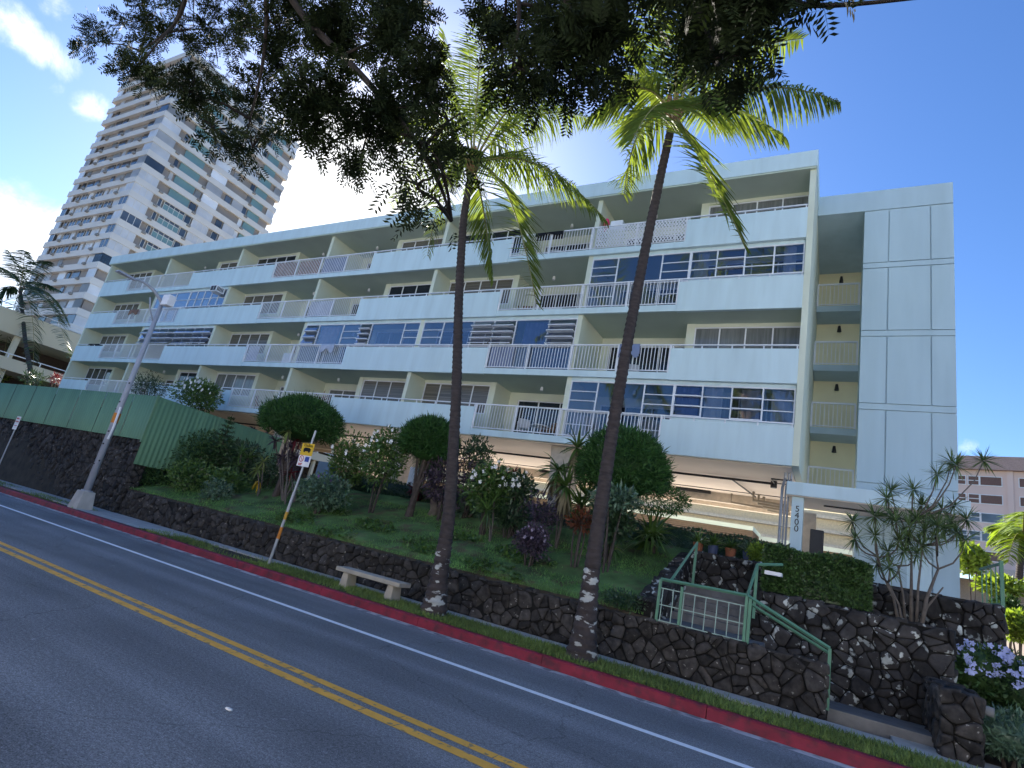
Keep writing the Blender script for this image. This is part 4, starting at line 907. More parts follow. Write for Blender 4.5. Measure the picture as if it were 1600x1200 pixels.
# concrete bench
b0 = at(538, 915, 12.0); bex0, bex1, bey = -11.3, -9.12, 11.92
be = empty('park_bench', ((bex0 + bex1) / 2, bey, .16), 'backless concrete bench on the verge in front of the stone wall', 'bench')
MB().box(bex0, bey - .24, .56, bex1, bey + .24, .67).build('seat', mat('bench_concrete', (.40, .36, .30), .9, .15, 3, bump=.3), be, bev=.02)
for x in (bex0 + .32, bex1 - .32):
    MB().hexa([(x - .14, bey - .2, .12), (x + .14, bey - .2, .12), (x + .14, bey + .2, .12), (x - .14, bey + .2, .12)], [(x - .09, bey - .17, .56), (x + .09, bey - .17, .56), (x + .09, bey + .17, .56), (x - .09, bey + .17, .56)]).build('leg', bpy.data.materials['bench_concrete'], be, bev=.02)
# litter on the road
q = at(357, 1110, 3.0); d_ = ray(357, 1110); t_ = -H / d_[2]; q = d_ * t_ + np.array([0, 0, H])
V, F = blob((q[0], q[1], .012), (.045, .028, .012), None, '', None, 6, .2); o = npmesh('crumpled_litter', V, F, flw, None, True); tag(o, 'small white scrap of litter lying on the road', 'litter')
# utility cabinet
o = MB().box(-17.9, 16.0, 2.0, -17.2, 16.4, 3.75).build('utility_box', blueb, bev=.02); tag(o, 'blue grey utility box behind the bus stop sign', 'utility box')
o = MB().box(-15.4, 18.6, 2.9, -14.9, 19.1, 4.35).build('white_post', white, bev=.02); tag(o, 'white block behind the hedge left of the ponytail palm', 'post')
# ------------------------------------------------------------------ vegetation
FWD = R @ np.array([0, 0, -1.])
def A(px, py, Y):
    p = at(px, py, Y); return p, ((p - [0, 0, H]) @ FWD) / FPX
def bush(name, label, px, py, rx, ry, Y, n, L, Wf, m, flowers=None, cat='shrub', group=None, lump=.6, shell=.15, up=.3, sm=None, core=False, stems=4):
    C, s = A(px, py, Y); rad = np.array([rx * s, max(rx, ry) * s * .85, ry * s]); gz = tz(C[0], C[1]) if C[2] < 7 else C[2] - 1
    if C[0] > -3.3 and C[0] < 2.15 and Y < 17: gz = 2.12 if Y > 14.5 else .2
    r = empty(name, (C[0], C[1], gz), label, cat, group)
    lf = Leafs().add(cloud_leaves(C, rad, n, L, Wf, shell, up, 0, lump))
    if core: V, F = blob(C, rad * .8, None, '', None, 10, .1); lf.add(V, F)
    lf.build('foliage', m, r)
    b = MB()
    for i in range(stems):
        a = 2 * PI * i / stems + random.random(); e = C + np.array([math.cos(a) * rad[0] * .5, math.sin(a) * rad[1] * .5, rad[2] * .2])
        b.tube([(C[0] + .06 * math.cos(a), C[1] + .06 * math.sin(a), gz - .1), (C[0] + .15 * math.cos(a), C[1] + .15 * math.sin(a), (gz + e[2]) / 2), e], [.03, .024, .01], 6)
    b.build('stem', sm or wood, r)
    if flowers:
        k, fm, fs = flowers; d = sph(k); d[:, 2] = np.abs(d[:, 2]) * .9 + .05; d[:, 1] -= .3; d = unit(d); P = C + d * rad * rng.uniform(.85, 1.15, k)[:, None]
        for q in range(k):
            fl = []; tl = rng.normal(0, .35, 3); sz = fs * rng.uniform(.7, 1.2)
            for j in range(5):
                a = 2 * PI * j / 5; D = unit(np.array([math.cos(a), -.4, math.sin(a)]) + tl * .5); fl.append(kites(P[q:q + 1], D[None], unit(np.cross(D, [0, 1., .2]))[None], sz, sz * .7, .6))
            Vf = np.concatenate(fl).reshape(5, 4, 3); Vs = [P[q]]; Ff = []
            for j in range(5): Vs += list(Vf[j][1:]); Ff.append((0, 1 + 3 * j, 2 + 3 * j, 3 + 3 * j))
            npmesh('flower', Vs, Ff, fm, r)
    return r
def rosette(C, n, L, w, droop, up=.25, segs=4):
    D = unit(sph(n) + [0, 0, up]); B = np.tile(np.array(C, float), (n, 1)) + D * .02
    return straps(B, D, L * rng.uniform(.75, 1.1, n), np.full(n, w), droop * rng.uniform(.5, 1.5, n), segs)
def cane(name, label, base, heads, n, L, w, droop, m, cat='plant', group=None, sm=None, dead=0, up=.45, sr=.028):
    """cane plant: base pixel on the bank, heads = list of (px,py,dY)"""
    bpt = base if len(base) == 3 and not isinstance(base, tuple) else g(*base)
    r = empty(name, bpt, label, cat, group); lf = Leafs(); b = MB(); dl = Leafs()
    for (px, py, dy) in heads:
        C = at(px, py, bpt[1] + dy); lf.add(*rosette(C, n, L, w, droop, up))
        b.tube([bpt - [0, 0, .1], (bpt * .6 + C * .4) + [.03, 0, .05], C], [sr * 1.2, sr, sr * .8], 6)
        if dead:
            k = dead; D = unit(np.stack([rng.normal(0, .5, k), rng.normal(0, .5, k), np.full(k, -.6)], 1)); V, F = straps(np.tile(C - [0, 0, .12], (k, 1)), D, np.full(k, L * 1.1), np.full(k, w * 1.3), rng.uniform(.3, .7, k)); dl.add(V, F)
    lf.build('leaves', m, r); b.build('stem', sm or palebark, r)
    if dead: dl.build('hanging_dry_leaves', deadl if dead > 0 else m, r)
    return r
# clipped topiary trees
for (px, py, rx, ry, Y, lab) in ((470, 660, 64, 40, 15.6, 'large clipped dome shrub behind the bus stop sign, leftmost of the three'), (671, 692, 46, 38, 16.4, 'smaller clipped round shrub left of the left palm trunk'), (975, 733, 70, 58, 16.2, 'clipped dome tree with bare dark trunk behind the right palm')):
    C, s = A(px, py, Y); rad = np.array([rx * s, rx * s * .9, ry * s]); r = empty('topiary_tree', (C[0], C[1], tz(C[0], Y)), lab, 'tree', 'clipped dome shrubs on the bank'); lf = Leafs()
    d = sph(15000); d = d[d[:, 2] > -.55]; n = len(d); k = sph(16); lum = 1 + .09 * np.sum(np.clip(d @ k.T, 0, 1) ** 10 * rng.uniform(-1.2, 1.1, 16), axis=1)
    P = C + d * rad * (lum * rng.uniform(.84, 1.03, n) ** 1)[:, None]; D = unit(d * .8 + .7 * rng.normal(size=(n, 3)) + [0, 0, .35]); lf.add(kites(P, D, unit(np.cross(D, rng.normal(size=(n, 3)))), .17 * rng.uniform(.5, 1.5, n), .034))
    d2 = sph(420); d2 = d2[d2[:, 2] > -.3]; P2 = C + d2 * rad * rng.uniform(.95, 1.04, len(d2))[:, None]; D2 = unit(d2 + .35 * rng.normal(size=d2.shape) + [0, 0, .5]); lf.add(kites(P2, D2, unit(np.cross(D2, rng.normal(size=d2.shape))), .28 * rng.uniform(.5, 1.3, len(d2)), .03))
    if px > 900:
        d = sph(2500); C2 = C + np.array([1.0, -.2, -.75]); P = C2 + d * np.array([1.05, .8, .42]) * rng.uniform(.7, 1, 2500)[:, None]; D = unit(d + .6 * rng.normal(size=(2500, 3))); lf.add(kites(P, D, unit(np.cross(D, rng.normal(size=(2500, 3)))), .13, .028))
    V, F = blob(C + [0, 0, .05], rad * np.array([.84, .84, .8]), None, '', None, 12, .03); lf.add(V, F); lf.build('crown', topi, r)
    b = MB(); gz = tz(C[0], Y); b.tube([(C[0] - .15, Y, gz - .1), (C[0] - .1, Y, gz + .6), (C[0], Y, C[2] - rad[2] * .4)], [.16, .12, .08], 8)
    for a in (-1, 1): b.tube([(C[0] - .1, Y, gz + .6), (C[0] + a * rad[0] * .3, Y - .1, C[2] - rad[2] * .5)], [.08, .04], 6)
    b.build('trunk', wood, r)
# hedges
def hedge(name, label, x0, x1, y0, y1, z0, z1, n, L, Wf, m):
    r = empty(name, ((x0 + x1) / 2, (y0 + y1) / 2, z0), label, 'hedge'); lf = Leafs()
    P = rng.random((n, 3)); f = rng.integers(0, 5, n); ax = np.array([0, 0, 1, 1, 2])[f]; sd = np.array([0, 1, 0, 1, 1])[f].astype(float)
    P[np.arange(n), ax] = sd + rng.normal(0, .012, n) * np.where(ax == 2, 1.5, 1); P = np.array([x0, y0, z0]) + P * np.array([x1 - x0, y1 - y0, z1 - z0]); P += .04 * np.sin(P[:, [1, 2, 0]] * 5 + 1)
    nr = np.zeros((n, 3)); nr[np.arange(n), ax] = sd * 2 - 1; D = unit(nr * .7 + .8 * rng.normal(size=(n, 3)) + [0, 0, .3]); lf.add(kites(P, D, unit(np.cross(D, rng.normal(size=(n, 3)))), L * rng.uniform(.6, 1.3, n), Wf))
    q = .06; lf.add(np.array([(x0 + q, y0 + q, z0), (x1 - q, y0 + q, z0), (x1 - q, y1 - q, z0), (x0 + q, y1 - q, z0), (x0 + q, y0 + q, z1 - q), (x1 - q, y0 + q, z1 - q), (x1 - q, y1 - q, z1 - q), (x0 + q, y1 - q, z1 - q)]), [(0, 1, 5, 4), (1, 2, 6, 5), (2, 3, 7, 6), (3, 0, 4, 7), (4, 5, 6, 7)])
    lf.build('foliage', m, r)
    b = MB()
    for i in range(int((x1 - x0) / .35)): x = x0 + .15 + i * .35; b.tube([(x, (y0 + y1) / 2, z0 - .15), (x, (y0 + y1) / 2, z0 + .3)], .02, 5)
    b.build('stem', wood, r)
hedge('box_hedge', 'clipped rectangular green hedge on top of the lichen spotted wall', -1.34, .66, 14.85, 15.9, 2.24, 3.2, 13000, .085, .048, boxleaf)
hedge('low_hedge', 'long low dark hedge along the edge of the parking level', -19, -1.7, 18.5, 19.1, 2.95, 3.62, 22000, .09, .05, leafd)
# planting on the bank, left to right
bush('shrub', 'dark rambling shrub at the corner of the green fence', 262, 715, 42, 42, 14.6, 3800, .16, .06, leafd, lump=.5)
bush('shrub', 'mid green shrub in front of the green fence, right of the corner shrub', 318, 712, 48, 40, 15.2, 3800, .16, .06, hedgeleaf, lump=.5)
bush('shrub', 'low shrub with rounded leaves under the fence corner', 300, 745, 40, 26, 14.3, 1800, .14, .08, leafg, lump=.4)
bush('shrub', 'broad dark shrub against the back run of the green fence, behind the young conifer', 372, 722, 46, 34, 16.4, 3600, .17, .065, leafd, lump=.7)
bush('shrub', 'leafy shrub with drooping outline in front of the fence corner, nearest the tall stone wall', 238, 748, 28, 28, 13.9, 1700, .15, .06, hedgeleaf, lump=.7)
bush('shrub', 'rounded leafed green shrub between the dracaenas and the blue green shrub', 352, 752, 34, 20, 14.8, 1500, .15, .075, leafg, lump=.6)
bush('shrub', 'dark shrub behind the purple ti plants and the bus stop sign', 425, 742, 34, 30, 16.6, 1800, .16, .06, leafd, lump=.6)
cf, s = A(347, 695, 15.4); r = empty('young_conifer', (cf[0], 15.4, tz(cf[0], 15.4)), 'young feathery conifer with tiered branches before the green fence', 'tree'); lf = Leafs(); b = MB()
gz = tz(cf[0], 15.4); ht = cf[2] + 1.4 - gz; b.tube([(cf[0], 15.4, gz), (cf[0], 15.4, gz + ht)], [.05, .01], 6)
for i in range(14):
    z = gz + .4 + (ht - .4) * i / 14; L = 1.1 * (1 - i / 15)
    for j in range(7):
        a = j * .9 + i * .5; d = np.array([math.cos(a), math.sin(a), .12]); b.tube([(cf[0], 15.4, z), np.array([cf[0], 15.4, z]) + d * L], [.012, .004], 4); t = rng.random((40, 1)); P = np.array([cf[0], 15.4, z]) + d * L * t; D = unit(d * .5 + rng.normal(size=(40, 3)) * .8); lf.add(kites(P, D, unit(np.cross(D, [0, 0, 1.])), .1, .02))
lf.build('crown', hedgeleaf, r); b.build('trunk', wood, r)
bush('shrub', 'small blue green shrub on the grass below the dracaenas', 336, 775, 24, 26, 14.0, 1300, .13, .055, leafb)
cane('dracaena', 'green dracaena on two thin pale canes near the fence', (366, 765), [(378, 706, .1), (372, 728, -.1), (388, 715, .3)], 34, .55, .06, .22, leafg)
cane('dracaena', 'variegated dracaena with pale striped leaves and one yellow drooping leaf cluster', (405, 775), [(412, 722, .1), (402, 735, 0)], 30, .5, .06, .3, leafv)
cane('yellow_ti_plant', 'small plant with bright yellow hanging leaves on the bank', (402, 778), [(404, 752, 0)], 9, .5, .09, .7, leafy, up=-.3)
cane('ti_plant', 'tall purple leaved ti plant left of the bus stop sign', (442, 785), [(455, 700, .1), (440, 715, .2), (462, 718, -.1), (430, 690, .4), (470, 735, .1)], 26, .5, .085, .3, leafp)
cane('ti_plant', 'dark red ti plant between the bus stop sign and the blue box', (458, 790), [(463, 690, .2), (475, 712, .3), (455, 740, 0)], 24, .48, .08, .3, leafr)
cane('dracaena', 'slender dracaena with one pale variegated head in front of the left topiary', (446, 792), [(450, 674, -.2)], 26, .5, .075, .3, leafv)
cane('ti_plant', 'dark ti plants growing by the green fence, beneath the left topiary', (412, 735), [(396, 672, 0), (418, 676, .1)], 26, .5, .085, .3, leafp)
bush('low_shrub', 'low blue green bush with purple flowers right of the bus stop sign', 503, 770, 38, 27, 14.6, 2400, .15, .07, leafb, flowers=(10, mat('purple_petal', (.2, .06, .3), .6), .07))
bush('flowering_shrub', 'white flowered shrub right of the leftmost topiary', 545, 721, 26, 39, 16.2, 1540, .2, .075, leafg, flowers=(16, flw, .09), stems=6)
bush('flowering_shrub', 'white flowered shrub midway between the two left topiaries', 602, 714, 30, 44, 15.8, 1959, .2, .075, leafg, flowers=(22, flw, .09), stems=6)
bush('flowering_shrub', 'white flowered shrub just right of the left palm trunk', 768, 761, 36, 36, 16.0, 2100, .2, .075, leafg, flowers=(26, flw, .09), stems=6)
bush('flowering_shrub', 'sparse white flowered shrub left of the tall drooping dracaena', 812, 765, 26, 26, 16.3, 700, .2, .07, leafd, flowers=(10, flw, .09), stems=6)
bush('flowering_shrub', 'white flowered tree in front of the lowest balconies above the green fence', 313, 617, 36, 24, 17.4, 2600, .2, .08, leafg, flowers=(60, flw, .10))
bush('shrub', 'feathery dark shrub rising above the green fence near the street lamp', 233, 605, 28, 17, 16.5, 1800, .16, .04, leafd)
cane('ti_plant', 'small red ti plant in front of the low hedge, under the middle topiary', (648, 785), [(648, 766, 0), (655, 772, .2)], 40, .42, .08, .3, leafr)
cane('ti_plant', 'red ti plant at the hedge beneath the first white flowered shrub', (540, 735), [(518, 728, .2), (525, 735, 0)], 20, .4, .08, .3, leafr)
# ponytail palm
bp_ = g(676, 806); r = empty('ponytail_palm', bp_, 'ponytail palm with thick trunk and hanging thin leaves left of the left palm', 'plant'); C = at(677, 716, bp_[1]); V, F = rosette(C, 420, 1.15, .055, .42, .8, 6); npmesh('leaves', V, F, leafb, r)
Vd = np.tile(C - [0, 0, .1], (50, 1)); V, F = straps(Vd, unit(np.stack([rng.normal(0, .3, 50), rng.normal(0, .3, 50), -np.ones(50)], 1)), rng.uniform(.8, 1.5, 50), np.full(50, .04), np.full(50, .2)); npmesh('hanging_dry_leaves', V, F, deadl, r)
MB().tube([bp_ - [0, 0, .1], bp_ + [.02, 0, .25], bp_ * .5 + C * .5, C], [.24, .17, .12, .1], 10).build('trunk', palebark, r, smooth=True)
bush('shrub', 'brownish leaved shrub behind the left palm trunk', 700, 752, 42, 36, 16.6, 1600, .18, .06, leafp, lump=.5)
bush('shrub', 'dark leaved shrub to the right of the left palm below the soffit', 745, 712, 26, 30, 17.2, 1100, .18, .06, leafd, lump=.5)
cane('agave', 'blue green broad leaved rosette just right of the left palm trunk', (728, 812), [(742, 800, .1), (735, 785, .2), (720, 800, -.2)], 26, .5, .16, .15, leafb)
cane('yucca', 'spiky green yucca right of the left palm on two thin stems', (765, 850), [(772, 782, .1), (762, 798, -.1)], 55, .62, .045, .12, leafg)
cane('yucca', 'second spiky yucca with dry leaves in front of the red cordyline', (806, 835), [(818, 775, .1)], 60, .62, .045, .12, leafg, dead=20)
cane('cordyline', 'crimson leaved cordyline between the yuccas', (795, 815), [(797, 752, .4), (803, 740, .5)], 30, .42, .06, .25, leafr)
bush('croton', 'red and green croton in shadow behind the yuccas', 798, 805, 30, 20, 16.0, 700, .2, .06, leafd, lump=.5)
bush('purple_shrub', 'rounded purple leaved shrub on the grass left of the right palm', 832, 846, 27, 22, 14.2, 2200, .09, .05, leafp, flowers=(30, mat('lilac_leaf', (.3, .26, .36), .6), .05))
cane('tall_dracaena', 'tall dracaena with long hanging dry leaves left of the right palm', (868, 860), [(902, 700, .3), (872, 735, 0), (884, 760, -.2)], 42, .8, .085, .22, leafg, dead=26)
cane('tall_dracaena', 'dracaena with upright strap leaves directly left of the right palm trunk', (905, 850), [(908, 792, 0), (916, 775, .3)], 46, .8, .07, .12, leafg)
bush('croton', 'orange and red croton at the foot of the right palm', 908, 815, 17, 17, 14.9, 200, .22, .06, leafo, lump=.5)
bush('shrub', 'dry stemmed shrub with reddish leaves above the purple shrub', 848, 800, 26, 30, 15.6, 420, .2, .05, leafp, lump=.6)
bush('shrub', 'plumeria like shrub with glossy clustered leaves under the right topiary', 962, 778, 34, 16, 15.0, 700, .22, .07, leafb, stems=3, lump=.5)
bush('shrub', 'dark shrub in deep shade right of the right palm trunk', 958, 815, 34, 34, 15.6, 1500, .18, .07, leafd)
cane('crinum', 'big fountain of broad strap leaves right of the right palm', (1022, 868), [(1020, 838, 0), (1014, 845, -.2)], 60, 1.0, .085, .30, leafg, up=.9)
cane('crinum', 'small clump of strap leaves with drooping tips by the right palm base', (955, 880), [(955, 858, 0)], 36, .6, .06, .4, leafg, dead=10)
bush('shrub', 'low trailing plant hanging over the wall left of the green railing', 975, 938, 34, 12, 13.1, 900, .09, .04, leafd, stems=2)
# ground cover clumps on the bank
lf = Leafs(); n = 5200; x = rng.uniform(-17, -6, n); y = rng.uniform(12.95, 15.6, n); kk = np.sin(x * 2.3) + np.sin(y * 4 + x) > .15; x, y = x[kk], y[kk]; n = len(x); P = np.stack([x, y, np.array([tz(a, c) for a, c in zip(x, y)]) + .08 + .08 * rng.random(n)], 1)
D = unit(sph(n) * [1, 1, .4] + [0, -.2, .3]); lf.add(kites(P, D, unit(np.cross(D, [0, 0, 1.])), .12 * rng.uniform(.6, 1.3, n), .085)); o = lf.build('ground_cover', leafg); tag(o, 'broad leaved creeping ground cover on the bank behind the bench', 'ground cover', kind='stuff')
# pots on the wall behind the stairs
for px, m, pm, lab in ((1088, leafg, terra, 'fern in a terracotta pot on the back stair wall'), (1112, leafg, bpot, 'broad leaved plant in a dark blue pot on the back stair wall'), (1140, leafg, terra, 'leafy plant in a terracotta pot, third from the left on the stair wall'), (1168, leafb, bpot, 'plant in a dark blue pot nearest the box hedge')):
    p = at(px, 880, 17.2); pot_plant((p[0], 17.2, 2.88), .45, m, lab, pm, 60, .15)
bush('shrub', 'bright green shrub between the pots and the box hedge', 1188, 866, 20, 14, 17.0, 700, .12, .06, leafl)
o = MB().tube([(-3.4, 17.3, 2.9), (-3.38, 17.3, 3.25), (-3.2, 17.25, 3.3)], .03, 8).build('standpipe', white); tag(o, 'thin white bent pipe at the top of the mossy stair wall', 'pipe')
# multi stemmed dracaena tree at the right
db = np.array([1.5, 15.2, 2.1]); r = empty('dracaena_tree', db, 'multi stemmed dracaena tree with spiky heads in front of the stair tower', 'tree'); lf = Leafs(); b = MB(); rd = random.Random(3)
trunks = []
for (dx_, dy_, hx, hy, rr) in ((-.22, 0, -.35, 1.0, .05), (-.02, .1, .0, 1.5, .055), (.12, -.05, .3, 1.25, .062), (-.1, .2, -.15, 1.2, .04), (.05, .0, .12, 1.7, .042), (-.16, -.1, -.3, .8, .035), (.1, .1, .4, .9, .04)):
    p0 = db + [dx_, dy_, -.1]; p3 = db + [dx_ + hx, dy_ + rd.uniform(-.2, .2), hy]; pm_ = (p0 + p3) / 2 + [hx * -.15, 0, .05]; b.tube([p0, pm_, p3], [rr * .8, rr * .55, rr * .36], 8); trunks.append((p3, rr * .6)); trunks.append((pm_, rr * .6))
heads = [(1392, 767), (1385, 779), (1427, 765), (1464, 741), (1494, 727), (1487, 722), (1537, 720), (1367, 807), (1393, 808), (1400, 815), (1432, 812), (1452, 800), (1472, 797), (1491, 790), (1510, 812), (1367, 837), (1405, 845), (1418, 840), (1440, 852), (1475, 827), (1495, 832), (1507, 845), (1387, 862), (1370, 880), (1390, 887), (1332, 815), (1336, 842), (1445, 828), (1462, 838), (1420, 822), (1485, 815), (1440, 790), (1412, 862), (1432, 866), (1465, 822)]
for px, py in heads:
    C = at(px, py, 15.2 + rd.uniform(-.8, .6)); lf.add(*rosette(C, 64, .36, .022, .09, .2))
    t0, r0 = min(trunks, key=lambda q: np.linalg.norm((q[0] - C) * [1, .6, .7]) + (3 if q[0][2] > C[2] - .25 else 0)); dlt = C - t0
    pts = [t0, t0 + dlt * .35 + [dlt[0] * .2, dlt[1] * .2, -.06], t0 + dlt * .75 + [dlt[0] * .12, 0, -.08], C]; b.tube(pts, [min(r0, .02), .016, .013, .011], 6)
    if rd.random() < .5: trunks.append((t0 + dlt * .4, .022))
lf.build('crown', mat('dracaena_leaf', (.10, .155, .06), .45, .2, 2, island=.35, trans=.15), r); b.build('trunk', palebark, r, smooth=True)
# right edge: plumbago, juniper, sunny shrubs, palm, green railing
bush('plumbago', 'shrub covered with pale blue flowers right of the stone pier', 1545, 1058, 58, 44, 15.6, 4200, .10, .05, hedgeleaf, flowers=(90, flb, .075), core=True)
bush('plumbago', 'blue flowered shrub at the right edge of the photo', 1610, 1085, 50, 50, 15.2, 3000, .10, .05, hedgeleaf, flowers=(60, flb, .075), core=True)
bush('juniper', 'low spreading feathery shrub in front of the blue flowers at lower right', 1575, 1150, 64, 32, 13.6, 4200, .14, .03, leafb, core=True, stems=3)
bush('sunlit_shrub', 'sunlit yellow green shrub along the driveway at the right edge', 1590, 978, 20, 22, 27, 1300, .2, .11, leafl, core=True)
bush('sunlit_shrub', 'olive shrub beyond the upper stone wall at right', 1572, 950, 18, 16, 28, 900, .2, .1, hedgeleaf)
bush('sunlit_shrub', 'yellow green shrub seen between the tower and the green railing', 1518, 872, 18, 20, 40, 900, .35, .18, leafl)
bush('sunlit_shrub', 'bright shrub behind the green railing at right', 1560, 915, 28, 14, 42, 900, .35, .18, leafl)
rr_ = empty('garden_railing', (3.1, 17.6, 2.9), 'dark green railing above the upper stone wall right of the tower', 'railing'); b = MB()
for i in range(5): b.box(3.38 - .012, 17.4 + i * .5, 2.6, 3.38 + .012, 17.42 + i * .5, 3.9)
b.box(3.36, 17.35, 3.86, 3.40, 19.6, 3.92); b.box(3.36, 17.35, 2.98, 3.40, 19.6, 3.02); b.build('bars', greenr, rr_); MB().box(3.34, 17.3, 2.6, 3.41, 17.37, 3.95).build('post', greenr, rr_)
# ------------------------------------------------------------------ palms
def frond(lf, rb, C, mid, tip, ll=.8, npair=84, droop=.25, tw=0., start=.16, lw=.044):
    C, mid, tip = map(lambda q: np.array(q, float), (C, mid, tip)); t = np.linspace(0, 1, 40)[:, None]; B = (1 - t) ** 2 * C + 2 * t * (1 - t) * mid + t * t * tip
    rb.tube(B[::3], list(np.linspace(.042, .008, len(B[::3]))), 5)
    u = np.linspace(start, .995, npair); i = (u * 39).astype(int).clip(0, 38); P = B[i] + (B[i + 1] - B[i]) * ((u * 39) - i)[:, None]; T = unit(B[i + 1] - B[i])
    up = np.array([0, 0, 1.]); S0 = unit(np.cross(T, up) + 1e-4); Nn = np.cross(S0, T)
    for sd in (1, -1):
        ln = ll * (np.sin(PI * (u * .80 + .17)) * .85 + .12) * rng.uniform(.85, 1.1, npair); vv = unit(S0 * sd * (.95) + T * .38 + Nn * (-.05 + tw * sd) + rng.normal(0, .10, (npair, 3)))
        V, F = straps(P, vv, ln, np.full(npair, lw), droop * rng.uniform(.6, 1.4, npair), 4); lf.add(V, F)
def palm(label, trunk, Y, r0, r1, fronds, ll, seed, name='coconut_palm', flare=True, m=palmleaf, lw=.044):
    pts = [at(px, py, Y) for px, py in trunk]; pts[0][2] = min(pts[0][2], .3) if Y < 13 else pts[0][2]; P = []; 
    for i in range(len(pts) - 1):
        for k in range(7): P.append(pts[i] + (pts[i + 1] - pts[i]) * k / 7)
    P.append(pts[-1]); P = np.array(P)
    for _ in range(3): P[1:-1] = (P[:-2] + 2 * P[1:-1] + P[2:]) / 4
    # fine rings
    q = []; rad = []; L = 0; n = len(P); rs = random.Random(seed); tot = np.sum(np.linalg.norm(np.diff(P, axis=0), axis=1)); m_ = int(tot / .038)
    cum = np.concatenate([[0], np.cumsum(np.linalg.norm(np.diff(P, axis=0), axis=1))])
    for k in range(m_ + 1):
        s = tot * k / m_; q.append([np.interp(s, cum, P[:, j]) for j in range(3)]); f = s / tot; rr = r0 + (r1 - r0) * f ** .8
        if flare: rr *= 1 + 1.1 * math.exp(-s / .75)
        rad.append(rr * (1 + (.075, .03, -.02, -.045)[k % 4] + rs.uniform(-.02, .02)))
    base = P[0].copy(); base[2] = .16 if Y < 13 else base[2]; root = empty(name, base, label, 'palm tree'); kq = next((i for i, p_ in enumerate(q) if p_[2] > base[2] + 1.75), 0) if flare and Y < 13 else 0
    if kq: MB().tube(q[:kq + 1], rad[:kq + 1], 14).build('trunk_base', barkbase, root, smooth=True)
    MB().tube(q[kq:], rad[kq:], 14).build('trunk', bark, root, smooth=True)
    C = np.array(q[-1]); lf = Leafs(); rb = MB()
    for fr_ in fronds:
        mp, tp, dm, dt = fr_[:4]; dr = fr_[4] if len(fr_) > 4 else .22; dr = dr if dr > .33 else dr * .62; l2 = ll * (fr_[5] if len(fr_) > 5 else 1)
        frond(lf, rb, C + [0, 0, .1], at(*mp, Y + dm), at(*tp, Y + dt), l2, droop=dr, lw=lw)
    lf.build('fronds', m, root); rb.build('frond_stalk', mat('stalk', (.22, .20, .07), .6) if 'stalk' not in bpy.data.materials else bpy.data.materials['stalk'], root, smooth=True)
    hb = MB()
    for j in range(14):
        a = j * 2.4; e = C + np.array([.2 * math.cos(a), .2 * math.sin(a), .35 + .03 * j]); hb.tube([C + [.1 * math.cos(a), .1 * math.sin(a), -.25], (C + e) / 2 + [.07 * math.cos(a), .07 * math.sin(a), 0], e], [.06, .07, .03], 5)
    hb.build('fibre_sheath', palmdry, root); return root
palm('left coconut palm with slender leaning trunk growing from the verge near the bench', [(676, 962), (702, 810), (713, 620), (717, 460), (724, 340), (738, 262)], 11.75, .165, .105,
     [((835, 215), (948, 345), .4, .2, .3), ((800, 250), (838, 475), -.6, -1.2, .10), ((815, 150), (925, 185), .8, 1.6, .3), ((800, 130), (880, 135), -1.2, -2.0, .25), ((705, 130), (690, 45), .5, .8, .06, .6), ((745, 120), (760, 10), -.5, -1.5, .12), ((770, 140), (830, 75), 1.2, 2.4, .2), ((690, 190), (610, 320), .8, 1.4, .3), ((700, 210), (668, 400), -.2, -.6, .35, .8), ((680, 150), (600, 200), -1, -2.2, .25), ((730, 150), (735, 70), 2, 3.5, .2), ((780, 220), (900, 290), 1.4, 2.8, .3), ((755, 300), (770, 440), 1, 1.6, .35, .8), ((725, 180), (690, 330), -1.5, -2.6, .3)], 1.4, 2)
palm('right coconut palm with curved trunk and whitish base on the verge', [(908, 1030), (926, 880), (957, 670), (983, 520), (1008, 390), (1033, 270), (1052, 185)], 11.75, .165, .10,
     [((1185, 105), (1312, 160), .5, .3, .34), ((1110, 130), (1228, 215), -.8, -1.6, .28), ((1085, 215), (1165, 385), -.4, -.8, .06, 1.05), ((990, 165), (975, 305), .3, .2, .3), ((985, 110), (990, 40), 0, .3, .1), ((1000, 90), (915, 190), -.8, -1.6, .3), ((1055, 90), (1075, -10), -.5, -1.2, .12), ((1130, 70), (1255, 60), .8, 1.6, .25), ((1100, 60), (1165, -20), 1.0, 2.0, .15), ((1010, 110), (925, 110), 1.5, 2.8, .28), ((1100, 130), (1190, 130), 1.8, 3.2, .3), ((1035, 70), (1020, -30), 1.2, 2, .15), ((1090, 120), (1150, 200), 2.2, 3.2, .3), ((1030, 130), (985, 225), -1.6, -2.4, .3)], 1.35, 3)
palm('coconut palm with drooping fronds at the left edge, beyond the green fence', [(52, 600), (40, 540), (32, 455)], 24.0, .2, .16,
     [((70, 430), (108, 510), 1, 1.5, .3), ((60, 470), (50, 600), -1, -2, .3), ((20, 470), (0, 590), 0, 0, .3), ((60, 400), (80, 410), 1.5, 3, .25), ((40, 390), (38, 392), -2, -4, .2), ((10, 400), (-20, 430), .5, 1, .25), ((80, 440), (110, 560), -1.5, -3, .3), ((10, 430), (-40, 520), -1, -2, .3), ((30, 420), (10, 390), 2, 4, .2), ((55, 430), (95, 455), 3, 5, .3)], 1.7, 4, lw=.14, m=mat('shaded_palm_leaf', (.045, .08, .035), .5, .15, 2, island=.3, trans=.2))  # darker copy of the palm leaf, with shade put into its colour
